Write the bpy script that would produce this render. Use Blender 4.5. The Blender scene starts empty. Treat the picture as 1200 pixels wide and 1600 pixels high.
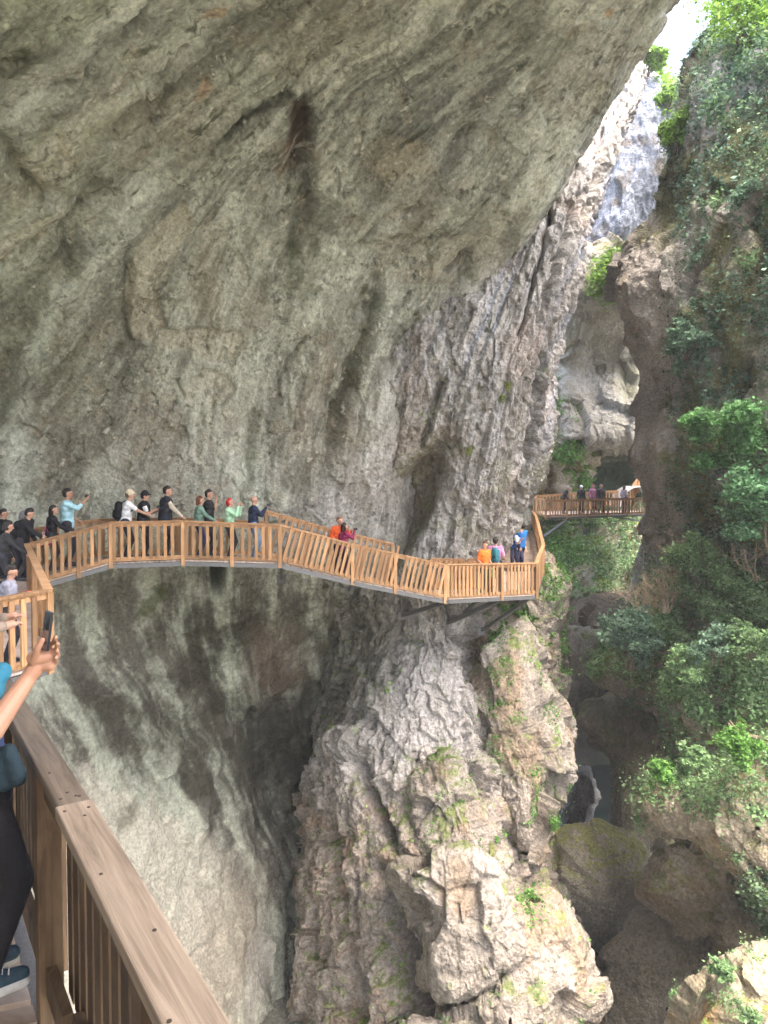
import bpy, math, random
import numpy as np
from mathutils import Vector, Matrix
random.seed(7)
rng = np.random.default_rng(7)
sc = bpy.context.scene
C = sc.collection
PI = math.pi

# ------------------------------------------------------------------ camera
CAMZ = 2.1
FPX = 1155.0                       # focal length in pixels of the 1200x1600 photograph
PITCH = math.atan(40 / FPX)
cam = bpy.data.cameras.new('camera'); cam_o = bpy.data.objects.new('camera', cam); C.objects.link(cam_o)
cam.sensor_fit = 'VERTICAL'; cam.sensor_height = 36; cam.lens = 36 * FPX / 1600
cam.clip_start = 0.05; cam.clip_end = 2000
cam_o.location = (0, 0, CAMZ); cam_o.rotation_euler = (PI/2 - PITCH, 0, 0)
sc.camera = cam_o
# ------------------------------------------------------------------ sky, sun, exposure
SUN_EL, SUN_AZ = 66, 140           # azimuth clockwise from +Y (the viewing direction)
w = bpy.data.worlds.new('World'); sc.world = w; w.use_nodes = True
nt = w.node_tree
bg = nt.nodes['Background']; sky = nt.nodes.new('ShaderNodeTexSky'); sky.sky_type = 'NISHITA'
sky.sun_disc = False; sky.sun_elevation = math.radians(SUN_EL); sky.sun_rotation = math.radians(SUN_AZ)
sky.air_density = 1.0; sky.dust_density = 8.0; sky.ozone_density = 1.0
nt.links.new(sky.outputs[0], bg.inputs[0]); bg.inputs[1].default_value = 0.15
sl = bpy.data.lights.new('sun', 'SUN'); so = bpy.data.objects.new('sun', sl); C.objects.link(so)
sl.energy = .5; sl.angle = math.radians(25); sl.color = (1.0, 0.96, 0.9)
_e, _a = math.radians(SUN_EL), math.radians(SUN_AZ)
sundir = Vector((math.sin(_a)*math.cos(_e), math.cos(_a)*math.cos(_e), math.sin(_e)))
so.rotation_euler = sundir.to_track_quat('Z', 'Y').to_euler()
sc.view_settings.view_transform = 'Standard'; sc.view_settings.look = 'None'
sc.view_settings.gamma = 1; sc.view_settings.exposure = 3.0
sc.cycles.use_denoising = True
sc.cycles.max_bounces = 8; sc.cycles.diffuse_bounces = 5; sc.cycles.transparent_max_bounces = 8

# ------------------------------------------------------------------ pixel -> place
CP, SP = math.cos(PITCH), math.sin(PITCH)
def P(px, py, d):
    px, py, d = np.asarray(px, float), np.asarray(py, float), np.asarray(d, float)
    x = (px-600)/FPX*d; u = (800-py)/FPX*d
    return np.stack([x, d*CP + u*SP, u*CP - d*SP + CAMZ], -1)
def proj(p):
    p = np.asarray(p, float); z = p[..., 2]-CAMZ
    d = p[..., 1]*CP - z*SP; u = p[..., 1]*SP + z*CP
    ds = np.where(np.abs(d) < .3, .3, d)
    return 600 + p[..., 0]/ds*FPX, 800 - u/ds*FPX, d
# ------------------------------------------------------------------ noise
_perm = rng.permutation(256).astype(np.int32); _perm = np.concatenate([_perm, _perm, _perm])
_g = rng.normal(size=(256, 3)); _g /= np.linalg.norm(_g, axis=1)[:, None]; _g = _g.astype(np.float32)
def perlin(x, y, z):
    x = np.asarray(x, np.float32); y = np.asarray(y, np.float32); z = np.asarray(z, np.float32)
    x, y, z = np.broadcast_arrays(x, y, z)
    xi = np.floor(x).astype(np.int32); yi = np.floor(y).astype(np.int32); zi = np.floor(z).astype(np.int32)
    xf, yf, zf = x-xi, y-yi, z-zi
    u = xf*xf*xf*(xf*(xf*6-15)+10); v = yf*yf*yf*(yf*(yf*6-15)+10); w_ = zf*zf*zf*(zf*(zf*6-15)+10)
    xi &= 255; yi &= 255; zi &= 255
    def gr(i, j, k):
        h = _perm[_perm[_perm[(xi+i) & 255] + ((yi+j) & 255)] + ((zi+k) & 255)]
        g = _g[h]
        return g[..., 0]*(xf-i) + g[..., 1]*(yf-j) + g[..., 2]*(zf-k)
    a = gr(0,0,0); a = a + u*(gr(1,0,0)-a); b = gr(0,1,0); b = b + u*(gr(1,1,0)-b)
    a = a + v*(b-a)
    c = gr(0,0,1); c = c + u*(gr(1,0,1)-c); d = gr(0,1,1); d = d + u*(gr(1,1,1)-d)
    c = c + v*(d-c)
    return (a + w_*(c-a))*1.6
def fbm(x, y, z, o=4, gain=.5, seed=0.):
    s = 0; a = 1; t = 0
    for i in range(o):
        s = s + a*perlin(x+seed+i*17.3, y-seed*1.7+i*5.1, z+seed*.6-i*9.7); t += a; a *= gain
        x, y, z = x*2.03, y*2.03, z*2.03
    return s/t
def ridge(x, y, z, o=3, gain=.5, seed=0.):
    s = 0; a = 1; t = 0
    for i in range(o):
        s = s + a*(1-2*np.abs(perlin(x+seed+i*7.3, y-seed+i*15.1, z+seed*.6-i*9.7))); t += a; a *= gain
        x, y, z = x*2.03, y*2.03, z*2.03
    return s/t
def facet(x, y, z, s, k=.5, seed=0):
    """planar chips: every cell is a tilted plane with its own level; returns height and a random value per cell"""
    x = np.asarray(x*s, np.float32)+seed; y = np.asarray(y*s, np.float32); z = np.asarray(z*s, np.float32)
    bx, by, bz = np.floor(x-.5).astype(np.int32), np.floor(y-.5).astype(np.int32), np.floor(z-.5).astype(np.int32)
    best = np.full(x.shape, 9e9, np.float32); H = np.zeros_like(x); V = np.zeros_like(x)
    for i in (0, 1):
        for j in (0, 1):
            for l in (0, 1):
                cx, cy, cz = bx+i, by+j, bz+l
                h = _perm[_perm[_perm[cx & 255] + (cy & 255)] + (cz & 255)]; g = _g[h]; g2 = _g[(h*7+13) & 255]
                dx, dy, dz = x-cx-.5-.3*g[..., 0], y-cy-.5-.3*g[..., 1], z-cz-.5-.3*g[..., 2]
                d = dx*dx+dy*dy+dz*dz; m = d < best; best = np.where(m, d, best)
                H = np.where(m, (dx*g2[..., 0]+dy*g2[..., 1]+dz*g2[..., 2])*k+(h/255.-.5)*.6, H); V = np.where(m, h/255., V)
    return H, V
def sstep(a, b, x):
    t = np.clip((x-a)/(b-a), 0, 1); return t*t*(3-2*t)
def mix(a, b, t):
    a = np.asarray(a, np.float32); b = np.asarray(b, np.float32); t = np.asarray(t)[..., None]
    return a*(1-t) + b*t
def seg_dist(px, py, pts):
    best = None
    for (x0, y0), (x1, y1) in zip(pts[:-1], pts[1:]):
        dx, dy = x1-x0, y1-y0; L = dx*dx+dy*dy+1e-9
        t = np.clip(((px-x0)*dx + (py-y0)*dy)/L, 0, 1)
        d = np.hypot(px-x0-t*dx, py-y0-t*dy)
        best = d if best is None else np.minimum(best, d)
    return best
def poly_sd(px, py, pts):            # signed distance in pixels, negative inside
    pts = list(pts); d = seg_dist(px, py, pts+[pts[0]])
    ins = np.zeros(np.shape(px), bool)
    for (x0, y0), (x1, y1) in zip(pts, pts[1:]+[pts[0]]):
        if y0 == y1: continue
        c = ((y0 > py) != (y1 > py)) & (px < (x1-x0)*(py-y0)/(y1-y0)+x0); ins ^= c
    return np.where(ins, -d, d)
# ------------------------------------------------------------------ mesh helpers
def mesh_np(name, v, f, mat=None, col=None, smooth=True):
    v = np.ascontiguousarray(v, np.float32).reshape(-1, 3); f = np.asarray(f, np.int32)
    me = bpy.data.meshes.new(name); n, k = f.shape
    me.vertices.add(len(v)); me.vertices.foreach_set('co', v.ravel())
    me.loops.add(n*k); me.loops.foreach_set('vertex_index', f.ravel())
    me.polygons.add(n); me.polygons.foreach_set('loop_start', np.arange(0, n*k, k, dtype=np.int32))
    try: me.polygons.foreach_set('loop_total', np.full(n, k, np.int32))
    except Exception: pass
    if smooth: me.polygons.foreach_set('use_smooth', np.ones(n, bool))
    if col is not None:
        ca = me.color_attributes.new('Col', 'FLOAT_COLOR', 'POINT')
        c4 = np.ones((len(v), 4), np.float32); c4[:, :3] = np.clip(np.asarray(col).reshape(-1, 3), .004, .9); ca.data.foreach_set('color', c4.ravel())
    if mat: me.materials.append(mat)
    me.update(); me.validate()
    return me
def link(name, me, parent=None, label=None, cat=None, group=None, kind=None, loc=None):
    o = bpy.data.objects.new(name, me); C.objects.link(o)
    if parent is not None: o.parent = parent
    if loc is not None: o.location = loc
    if label: o['label'] = label
    if cat: o['category'] = cat
    if group: o['group'] = group
    if kind: o['kind'] = kind
    return o
def empty(name, loc, label, cat, group=None, rz=0.):
    o = link(name, None, None, label, cat, group); o.location = loc; o.rotation_euler = (0, 0, rz); o.empty_display_size = .2
    return o
def copy_tree(o, parent=None):
    c = o.copy(); C.objects.link(c); c.parent = parent
    for ch in list(o.children): copy_tree(ch, c)
    return c
class MB:                             # collects boxes and tubes as one mesh
    def __init__(s): s.v = []; s.f = []
    def add(s, v, f):
        n = len(s.v); s.v += [tuple(map(float, x)) for x in v]; s.f += [tuple(i+n for i in q) for q in f]
    def box(s, c, size, R=None):
        hx, hy, hz = [x/2 for x in size]; c = Vector(c)
        vs = [Vector((a*hx, b*hy, d*hz)) for a in (-1, 1) for b in (-1, 1) for d in (-1, 1)]
        if R is not None: vs = [R @ x for x in vs]
        s.add([x+c for x in vs], [(0,1,3,2), (4,6,7,5), (0,4,5,1), (2,3,7,6), (0,2,6,4), (1,5,7,3)])
    def beam(s, a, b, wd, th, up=(0,0,1)):     # box from a to b; wd across, th along up
        a, b = Vector(a), Vector(b); d = b-a; L = d.length; d.normalize()
        r = d.cross(Vector(up)).normalized(); u = r.cross(d).normalized()
        R = Matrix((r, d, u)).transposed()
        s.box((a+b)/2, (wd, L, th), R)
    def tube(s, pts, rad, n=8, caps=True):
        pts = [Vector(p) for p in pts]; rings = []
        if not hasattr(rad, '__len__'): rad = [rad]*len(pts)
        ref = Vector((.3, .2, 1)).normalized()
        for i, p in enumerate(pts):
            t = (pts[min(i+1, len(pts)-1)] - pts[max(i-1, 0)]).normalized()
            a = t.cross(ref)
            if a.length < .05: a = t.cross(Vector((1, 0, 0)))
            a.normalize(); b = t.cross(a)
            rings.append([p + (a*math.cos(k*2*PI/n) + b*math.sin(k*2*PI/n))*rad[i] for k in range(n)])
        vs = [x for r in rings for x in r]; fs = []
        for i in range(len(pts)-1):
            for k in range(n):
                fs.append((i*n+k, i*n+(k+1) % n, (i+1)*n+(k+1) % n, (i+1)*n+k))
        if caps: fs.append(tuple(range(n-1, -1, -1))); fs.append(tuple((len(pts)-1)*n+k for k in range(n)))
        s.add(vs, fs)
    def cap(s, a, b, ra, rb=None, n=12):       # tapered capsule
        rb = ra if rb is None else rb; a, b = Vector(a), Vector(b)
        d = b-a
        if d.length < 1e-5: d = Vector((0, 0, 1e-4))
        t = d.normalized(); pts = []; rad = []
        for k in range(0, 5):
            q = -PI/2 + PI/2*k/4*0.98 + .02; pts.append(a + t*math.sin(q)*ra); rad.append(ra*math.cos(q))
        for k in range(0, 5):
            q = PI/2*k/4*0.98; pts.append(b + t*math.sin(q)*rb); rad.append(rb*math.cos(q))
        pts2, rad2 = [pts[0]], [rad[0]]
        for p_, r_ in zip(pts[1:], rad[1:]):
            if (p_-pts2[-1]).dot(t) > 1e-5: pts2.append(p_); rad2.append(r_)
        s.tube(pts2, rad2, n)
    def mesh(s, name, mat, smooth=False):
        me = bpy.data.meshes.new(name); me.from_pydata(s.v, [], s.f)
        if smooth: me.polygons.foreach_set('use_smooth', [True]*len(me.polygons))
        if mat: me.materials.append(mat)
        me.update(); return me
    def build(s, name, mat, parent=None, smooth=False, bevel=0, remesh=0, sm=6, **k):
        o = link(name, s.mesh(name, mat, smooth or remesh > 0), parent, **k)
        if remesh:
            m = o.modifiers.new('r', 'REMESH'); m.mode = 'VOXEL'; m.voxel_size = remesh; m.use_smooth_shade = True
            q = o.modifiers.new('s', 'SMOOTH'); q.factor = .5; q.iterations = sm
        if bevel:
            m = o.modifiers.new('b', 'BEVEL'); m.width = bevel; m.segments = 2; m.limit_method = 'ANGLE'
        return o
# ------------------------------------------------------------------ materials
def new_mat(name):
    m = bpy.data.materials.new(name); m.use_nodes = True
    return m, m.node_tree, m.node_tree.nodes['Principled BSDF']
def rock_mat(name, bump=.6, scale=1., rough=.93, contrast=.35, facet=.35):
    m, nt, b = new_mat(name); N, L = nt.nodes, nt.links
    at = N.new('ShaderNodeAttribute'); at.attribute_name = 'Col'
    tc = N.new('ShaderNodeTexCoord')
    n1 = N.new('ShaderNodeTexNoise'); n1.inputs['Scale'].default_value = 9*scale; n1.inputs['Detail'].default_value = 8; n1.inputs['Roughness'].default_value = .7
    L.new(tc.outputs['Object'], n1.inputs['Vector'])
    n2 = N.new('ShaderNodeTexVoronoi'); n2.inputs['Scale'].default_value = 14*scale; L.new(tc.outputs['Object'], n2.inputs['Vector'])
    mr = N.new('ShaderNodeMapRange'); mr.inputs[1].default_value = .3; mr.inputs[2].default_value = .7
    mr.inputs[3].default_value = 1-contrast; mr.inputs[4].default_value = 1+contrast; L.new(n1.outputs[0], mr.inputs[0])
    mx = N.new('ShaderNodeVectorMath'); mx.operation = 'SCALE'; L.new(at.outputs['Color'], mx.inputs[0]); L.new(mr.outputs[0], mx.inputs['Scale'])
    L.new(mx.outputs[0], b.inputs['Base Color']); b.inputs['Roughness'].default_value = rough
    b.inputs['Specular IOR Level'].default_value = .25
    ad = N.new('ShaderNodeMath'); ad.operation = 'MULTIPLY_ADD'; L.new(n2.outputs['Distance'], ad.inputs[0]); ad.inputs[1].default_value = .35; L.new(n1.outputs[0], ad.inputs[2])
    v3 = N.new('ShaderNodeTexVoronoi'); v3.inputs['Scale'].default_value = 3.2*scale; v3.inputs['Randomness'].default_value = 1; n4 = N.new('ShaderNodeTexNoise'); n4.inputs['Scale'].default_value = 3; n4.inputs['Detail'].default_value = 5
    L.new(tc.outputs['Object'], n4.inputs['Vector']); va = N.new('ShaderNodeVectorMath'); va.operation = 'MULTIPLY_ADD'; L.new(n4.outputs['Color'], va.inputs[0]); va.inputs[1].default_value = (.5, .5, .5); L.new(tc.outputs['Object'], va.inputs[2]); L.new(va.outputs[0], v3.inputs['Vector'])
    a2_ = N.new('ShaderNodeMath'); a2_.operation = 'MULTIPLY_ADD'; L.new(v3.outputs['Distance'], a2_.inputs[0]); a2_.inputs[1].default_value = .9*facet; L.new(ad.outputs[0], a2_.inputs[2]); ad = a2_
    bp = N.new('ShaderNodeBump'); bp.inputs['Strength'].default_value = bump; bp.inputs['Distance'].default_value = .16; L.new(ad.outputs[0], bp.inputs['Height'])
    L.new(bp.outputs[0], b.inputs['Normal'])
    return m
ROCK = rock_mat('limestone', .6, 1, .93, .4); ROCKR = rock_mat('rough_limestone', .75, .8, .95, .5, .4); MOSSY = rock_mat('mossy_rock', .8, 1.0, .97, .45)
def leaf_mat(name, trans=.4):
    m = bpy.data.materials.new(name); m.use_nodes = True; nt = m.node_tree; N, L = nt.nodes, nt.links
    for n in list(N): N.remove(n)
    out = N.new('ShaderNodeOutputMaterial'); at = N.new('ShaderNodeAttribute'); at.attribute_name = 'Col'
    d = N.new('ShaderNodeBsdfPrincipled'); d.inputs['Roughness'].default_value = .6; t = N.new('ShaderNodeBsdfTranslucent'); mx = N.new('ShaderNodeMixShader')
    d.inputs['Specular IOR Level'].default_value = .3
    L.new(at.outputs['Color'], d.inputs['Base Color']); L.new(at.outputs['Color'], t.inputs['Color'])
    mx.inputs[0].default_value = trans; L.new(d.outputs[0], mx.inputs[1]); L.new(t.outputs[0], mx.inputs[2]); L.new(mx.outputs[0], out.inputs[0])
    return m
LEAF = leaf_mat('leaf')
def plain(name, col, rough=.8, bump=0, scale=40, var=.15, metal=0.):
    m, nt, b = new_mat(name); N, L = nt.nodes, nt.links
    b.inputs['Roughness'].default_value = rough; b.inputs['Metallic'].default_value = metal
    tc = N.new('ShaderNodeTexCoord'); n = N.new('ShaderNodeTexNoise'); n.inputs['Scale'].default_value = scale; n.inputs['Detail'].default_value = 4
    L.new(tc.outputs['Object'], n.inputs['Vector'])
    r = N.new('ShaderNodeMapRange'); r.inputs[3].default_value = 1-var; r.inputs[4].default_value = 1+var; r.inputs[1].default_value = .3; r.inputs[2].default_value = .7; L.new(n.outputs[0], r.inputs[0])
    c = N.new('ShaderNodeVectorMath'); c.operation = 'SCALE'; c.inputs[0].default_value = col; L.new(r.outputs[0], c.inputs['Scale']); L.new(c.outputs[0], b.inputs['Base Color'])
    if bump:
        bp = N.new('ShaderNodeBump'); bp.inputs['Strength'].default_value = bump; bp.inputs['Distance'].default_value = .01 if scale > 12 else .03; L.new(n.outputs[0], bp.inputs['Height']); L.new(bp.outputs[0], b.inputs['Normal'])
    return m
def wood_mat(name, c1, c2, stretch, sc_=1., knots=True):
    m, nt, b = new_mat(name); N, L = nt.nodes, nt.links
    tc = N.new('ShaderNodeTexCoord'); oi = N.new('ShaderNodeObjectInfo')
    ad = N.new('ShaderNodeVectorMath'); ad.operation = 'ADD'; L.new(tc.outputs['Object'], ad.inputs[0])
    rv = N.new('ShaderNodeVectorMath'); rv.operation = 'SCALE'; rv.inputs[0].default_value = (37, 53, 71); L.new(oi.outputs['Random'], rv.inputs['Scale']); L.new(rv.outputs[0], ad.inputs[1])
    mp = N.new('ShaderNodeMapping'); mp.inputs['Scale'].default_value = [x*sc_ for x in stretch]; L.new(ad.outputs[0], mp.inputs[0])
    n = N.new('ShaderNodeTexNoise'); n.inputs['Scale'].default_value = 1; n.inputs['Detail'].default_value = 7; n.inputs['Roughness'].default_value = .65; n.inputs['Distortion'].default_value = .6
    L.new(mp.outputs[0], n.inputs['Vector'])
    cr = N.new('ShaderNodeValToRGB'); cr.color_ramp.elements[0].position = .34; cr.color_ramp.elements[0].color = (*c1, 1); cr.color_ramp.elements[1].position = .66; cr.color_ramp.elements[1].color = (*c2, 1)
    L.new(n.outputs[0], cr.inputs[0])
    rr = N.new('ShaderNodeMapRange'); rr.inputs[3].default_value = .62; rr.inputs[4].default_value = 1.25; L.new(oi.outputs['Random'], rr.inputs[0])
    s = N.new('ShaderNodeVectorMath'); s.operation = 'SCALE'; L.new(cr.outputs[0], s.inputs[0]); L.new(rr.outputs[0], s.inputs['Scale'])
    last = s.outputs[0]
    if knots:
        v = N.new('ShaderNodeTexVoronoi'); v.inputs['Scale'].default_value = 2.2; L.new(ad.outputs[0], v.inputs['Vector'])
        k = N.new('ShaderNodeMapRange'); k.inputs[1].default_value = .03; k.inputs[2].default_value = .07; k.inputs[3].default_value = .25; k.inputs[4].default_value = 1; L.new(v.outputs['Distance'], k.inputs[0])
        s2 = N.new('ShaderNodeVectorMath'); s2.operation = 'SCALE'; L.new(last, s2.inputs[0]); L.new(k.outputs[0], s2.inputs['Scale']); last = s2.outputs[0]
    L.new(last, b.inputs['Base Color']); b.inputs['Roughness'].default_value = .75
    bp = N.new('ShaderNodeBump'); bp.inputs['Strength'].default_value = .25; bp.inputs['Distance'].default_value = .01; L.new(n.outputs[0], bp.inputs['Height']); L.new(bp.outputs[0], b.inputs['Normal'])
    return m
WOODV = wood_mat('larch_upright', (.25, .13, .055), (.50, .29, .14), (14, 14, 1.5))
WOODH = wood_mat('larch_board', (.25, .13, .055), (.48, .28, .14), (2, 14, 14))
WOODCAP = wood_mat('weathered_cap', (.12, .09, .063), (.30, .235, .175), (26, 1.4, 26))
WOODSHADE = wood_mat('shaded_board', (.055, .034, .018), (.15, .095, .05), (14, 3, 2.5))  # darker wood for the near rail, its shade put into the colour
DECKW = wood_mat('deck_wood', (.30, .22, .17), (.52, .42, .35), (3, 3, 3), knots=False)
STEEL = plain('galvanised_steel', (.16, .16, .16), .6, 0, 60, .2, .5)
exec_start = True

# ------------------------------------------------------------------ rock builders
RES = 1.0
def resample(n_in, n_out):
    M = np.zeros((n_out, n_in)); t = np.linspace(0, n_in-1, n_out)
    for r, x in enumerate(t):
        i = min(int(x), n_in-2); f = x-i
        wts = (-.5*f+f*f-.5*f**3, 1-2.5*f*f+1.5*f**3, .5*f+2*f*f-1.5*f**3, -.5*f*f+.5*f**3)
        for k, wt in zip((i-1, i, i+1, i+2), wts):
            if k < 0: M[r, 0] += 2*wt; M[r, 1] -= wt
            elif k > n_in-1: M[r, n_in-1] += 2*wt; M[r, n_in-2] -= wt
            else: M[r, k] += wt
    return M
def grid_normals(g, wrap=False):
    du = np.gradient(g, axis=1); dv = np.gradient(g, axis=0)
    if wrap: du[:, 0] = (g[:, 1]-g[:, -1])/2; du[:, -1] = (g[:, 0]-g[:, -2])/2
    n = np.cross(du, dv); n /= np.linalg.norm(n, axis=-1)[..., None]+1e-9
    return n
def grid_faces(nv, nu, wrap=False):
    i = np.arange(nv-1)[:, None]; j = np.arange(nu if wrap else nu-1)[None, :]; j2 = (j+1) % nu
    return np.stack([i*nu+j, i*nu+j2, (i+1)*nu+j2, (i+1)*nu+j], -1).reshape(-1, 4)
SURF = {}
def finish(name, key, g, wrap, disp, color, mat, **tags):
    n = grid_normals(g, wrap)
    px, py, d = proj(g)
    view = np.array([0, 0, CAMZ]) - g
    if wrap:
        c = g.reshape(-1, 3).mean(0)
        if np.sum(n*(g-c)) < 0: n = -n
    elif np.sum(n*view*(1/(1+np.linalg.norm(view, axis=-1)))[..., None]) < 0: n = -n
    h = disp(g, px, py, n); h = h - h.mean()*(0 if key == 'A' else 1); g2 = g + n*h[..., None]
    n2 = grid_normals(g2, wrap)
    if np.sum(n2*n) < 0: n2 = -n2; flip = True
    else: flip = False
    col = color(g2, px, py, n2, h)
    f = grid_faces(g.shape[0], g.shape[1], wrap)
    if flip: f = f[:, ::-1]
    SURF[key] = (g2, n2, px, py)
    return link(name, mesh_np(name, g2, f, mat, col), **tags)
def net(name, key, ctrl, nv, nu, disp, color, mat, raw=False, **tags):
    c = np.array(ctrl, float); w_ = c if raw else P(c[..., 0], c[..., 1], c[..., 2])
    nv, nu = int(nv*RES), int(nu*RES)
    g = np.einsum('ai,ijk->ajk', resample(c.shape[0], nv), w_); g = np.einsum('bj,ajk->abk', resample(c.shape[1], nu), g)
    return finish(name, key, g, False, disp, color, mat, **tags)
def blob(name, key, outline, d0, tf, tb, disp, color, mat, gx=0., gy=0., m=None, k=None, power=.5, **tags):
    o = np.array(outline, float)
    seg = np.roll(o, -1, 0)-o; L = np.hypot(seg[:, 0], seg[:, 1]); s = np.concatenate([[0], np.cumsum(L)]); tot = s[-1]
    m = m or int(np.clip(tot*.55, 90, 900)*RES); k = k or int(np.clip(tot/6.3*.55, 24, 200)*RES)
    t = np.linspace(0, tot, m, endpoint=False); idx = np.clip(np.searchsorted(s, t, side='right')-1, 0, len(o)-1); f = (t-s[idx])/L[idx]
    q = o[idx]+seg[idx]*f[:, None]
    for _ in range(max(1, m//120)): q = (np.roll(q, 1, 0)+q*2+np.roll(q, -1, 0))/4
    a = o.mean(0)
    r = np.concatenate([np.linspace(.01, 1, k), np.linspace(1, .01, max(8, k//2))[1:]])
    side = np.concatenate([-np.ones(k), np.ones(max(8, k//2)-1)])
    r = np.sin(r*PI/2)
    px = a[0]+(q[None, :, 0]-a[0])*r[:, None]; py = a[1]+(q[None, :, 1]-a[1])*r[:, None]
    dz = np.where(side < 0, -tf, tb)*(1-r**2)**power
    d = d0 + dz[:, None] + gx*(px-a[0]) + gy*(py-a[1])
    return finish(name, key, P(px, py, d), True, disp, color, mat, **tags)
def rd0(g, px, py, n): return .4*fbm(g[..., 0]*.3, g[..., 1]*.3, g[..., 2]*.3, 5)
def rockdisp(a1=.5, s1=.25, a2=.15, s2=1., a3=.04, s3=4., terr=0., tsc=1.2, seed=0., tilt=.15):
    def f(g, px, py, n):
        x, y, z = g[..., 0], g[..., 1], g[..., 2]
        h = a1*fbm(x*s1, y*s1, z*s1, 3, seed=seed) + (-a2)*ridge(x*s2, y*s2, z*s2, 3, seed=seed+5) + a3*fbm(x*s3, y*s3, z*s3, 3, .6, seed=seed+9)
        if terr:
            q = (z + x*tilt + .5*perlin(x*.4+seed, y*.4, z*.4))*tsc; fr = q-np.floor(q)
            h = h + .5*terr*(sstep(.0, .75, fr)-sstep(.75, 1, fr)*1.0)*(.6+.8*perlin(x*.7, y*.7, z*1.5+seed))
            c = fbm(x*1.3, y*1.3, z*.9, 2, seed=seed+30)*5; fc = c-np.floor(c)
            h = h*.55 + terr*.25*(np.floor(c) % 3)/3*sstep(0, .15, fc)
            wx = .25*perlin(x*1.1, y*1.1, z*1.1+seed); h = h + terr*3.4*facet(x+wx, y-wx, z*.7+wx, .55*(s2**.5), .8, seed)[0] + terr*.6*facet(x+wx, y, z*.8, 1.9, .8, seed+3)[0] + terr*.14*facet(x, y, z, 5.5, .8, seed+4)[0]
        return h
    return f
def rockcol(c1, c2, c3=None, moss=0., mosscol=(.10, .13, .03), seed=0., up=.15, grass=0., sc1=.5, mth=.05):
    def f(g, px, py, n, h):
        x, y, z = g[..., 0], g[..., 1], g[..., 2]
        a = .5+.9*fbm(x*sc1, y*sc1, z*sc1*.7, 5, .6, seed=seed)
        c = mix(c1, c2, np.clip(a, 0, 1))
        if c3 is not None: c = mix(c, c3, sstep(.05, .35, fbm(x*.6, y*.6, z*.6, 4, seed=seed+11)))
        c = c*(1+.3*fbm(x*5, y*5, z*3, 3, .7, seed=seed+3))[..., None]
        if moss:
            mm = sstep(mth, mth+.25, fbm(x*.8, y*.8, z*.8, 4, .6, seed=seed+21) + (n[..., 2]-up)*.5)*moss
            mc = mix(mosscol, np.array(mosscol)*np.array([1.6, 1.5, 1.2]), np.clip(.5+fbm(x*3, y*3, z*3, 3, seed=seed), 0, 1))
            c = mix(c, 0*c+mc if mc.shape == c.shape else mc, mm) if False else c*(1-mm[..., None])+mc*mm[..., None]
        return c
    return f
def ell(px, py, cx, cy, rx, ry, ang, soft=.35, wob=.25, g=None, sd=0.):
    a = math.radians(ang); dx, dy = px-cx, py-cy
    u = dx*math.cos(a)+dy*math.sin(a); v = -dx*math.sin(a)+dy*math.cos(a)
    r = np.hypot(u/rx, v/ry)
    if g is not None: r = r + wob*fbm(g[..., 0]*1.1, g[..., 1]*1.1, g[..., 2]*1.1, 4, .6, seed=sd)
    return 1-sstep(1-soft, 1+soft*.4, r)

# thin plate spline through the streak lines of the cave wall
FL = {0:[(-200,300),(0,120),(150,0),(300,-150)], 1:[(-250,600),(0,420),(150,300),(300,180),(450,60),(550,-50),(800,-300)],
      2:[(-200,900),(-60,760),(60,600),(200,420),(330,280),(450,170),(600,40),(700,-60)], 3:[(150,800),(260,600),(330,430),(420,280),(560,130),(750,-20)],
      4:[(390,800),(400,620),(450,430),(560,270),(700,130),(880,-20)], 5:[(520,800),(560,620),(640,460),(760,300),(900,130),(1020,-20),(1250,-300)],
      6:[(620,800),(670,640),(760,500),(860,330),(1000,120),(1100,0)], 2.05:[(-100,1000),(0,1150),(60,1300),(110,1600),(120,1800)],
      2.8:[(90,950),(110,1050),(180,1200),(280,1400),(330,1600),(340,1800)], 3.4:[(240,950),(270,1050),(330,1200),(410,1400),(430,1600)],
      4.05:[(370,950),(385,1050),(420,1200),(470,1400),(490,1600),(500,1800)], 5.05:[(510,950),(515,1200),(530,1600)], 6.05:[(620,950),(625,1200),(640,1600)]}
_fp = np.array([(x, y) for k, l in FL.items() for x, y in l], float)/500; _fv = np.array([k for k, l in FL.items() for _ in l], float)
def _tps():
    n = len(_fp); r = np.hypot(*(_fp[:, None]-_fp[None]).transpose(2, 0, 1)); K = np.where(r > 0, r*r*np.log(r+1e-9), 0)+np.eye(n)*.004
    A = np.zeros((n+3, n+3)); A[:n, :n] = K; A[:n, n] = 1; A[:n, n+1:] = _fp; A[n, :n] = 1; A[n+1:, :n] = _fp.T
    return np.linalg.solve(A, np.concatenate([_fv, [0, 0, 0]]))
_tw = _tps()
_gx = np.arange(-700, 1800, 25.); _gy = np.arange(-900, 2200, 25.)
_Gx, _Gy = np.meshgrid(_gx/500, _gy/500)
_T = _tw[-3]+_tw[-2]*_Gx+_tw[-1]*_Gy
for (_x, _y), _w in zip(_fp, _tw[:-3]):
    _r = np.hypot(_Gx-_x, _Gy-_y)+1e-9; _T = _T+_w*_r*_r*np.log(_r)
def across(px, py):
    fx = np.clip((px+700)/25, 0, len(_gx)-1.01); fy = np.clip((py+900)/25, 0, len(_gy)-1.01)
    i, j = fx.astype(int), fy.astype(int); u, v = fx-i, fy-j
    return (_T[j, i]*(1-u)+_T[j, i+1]*u)*(1-v)+(_T[j+1, i]*(1-u)+_T[j+1, i+1]*u)*v

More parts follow.
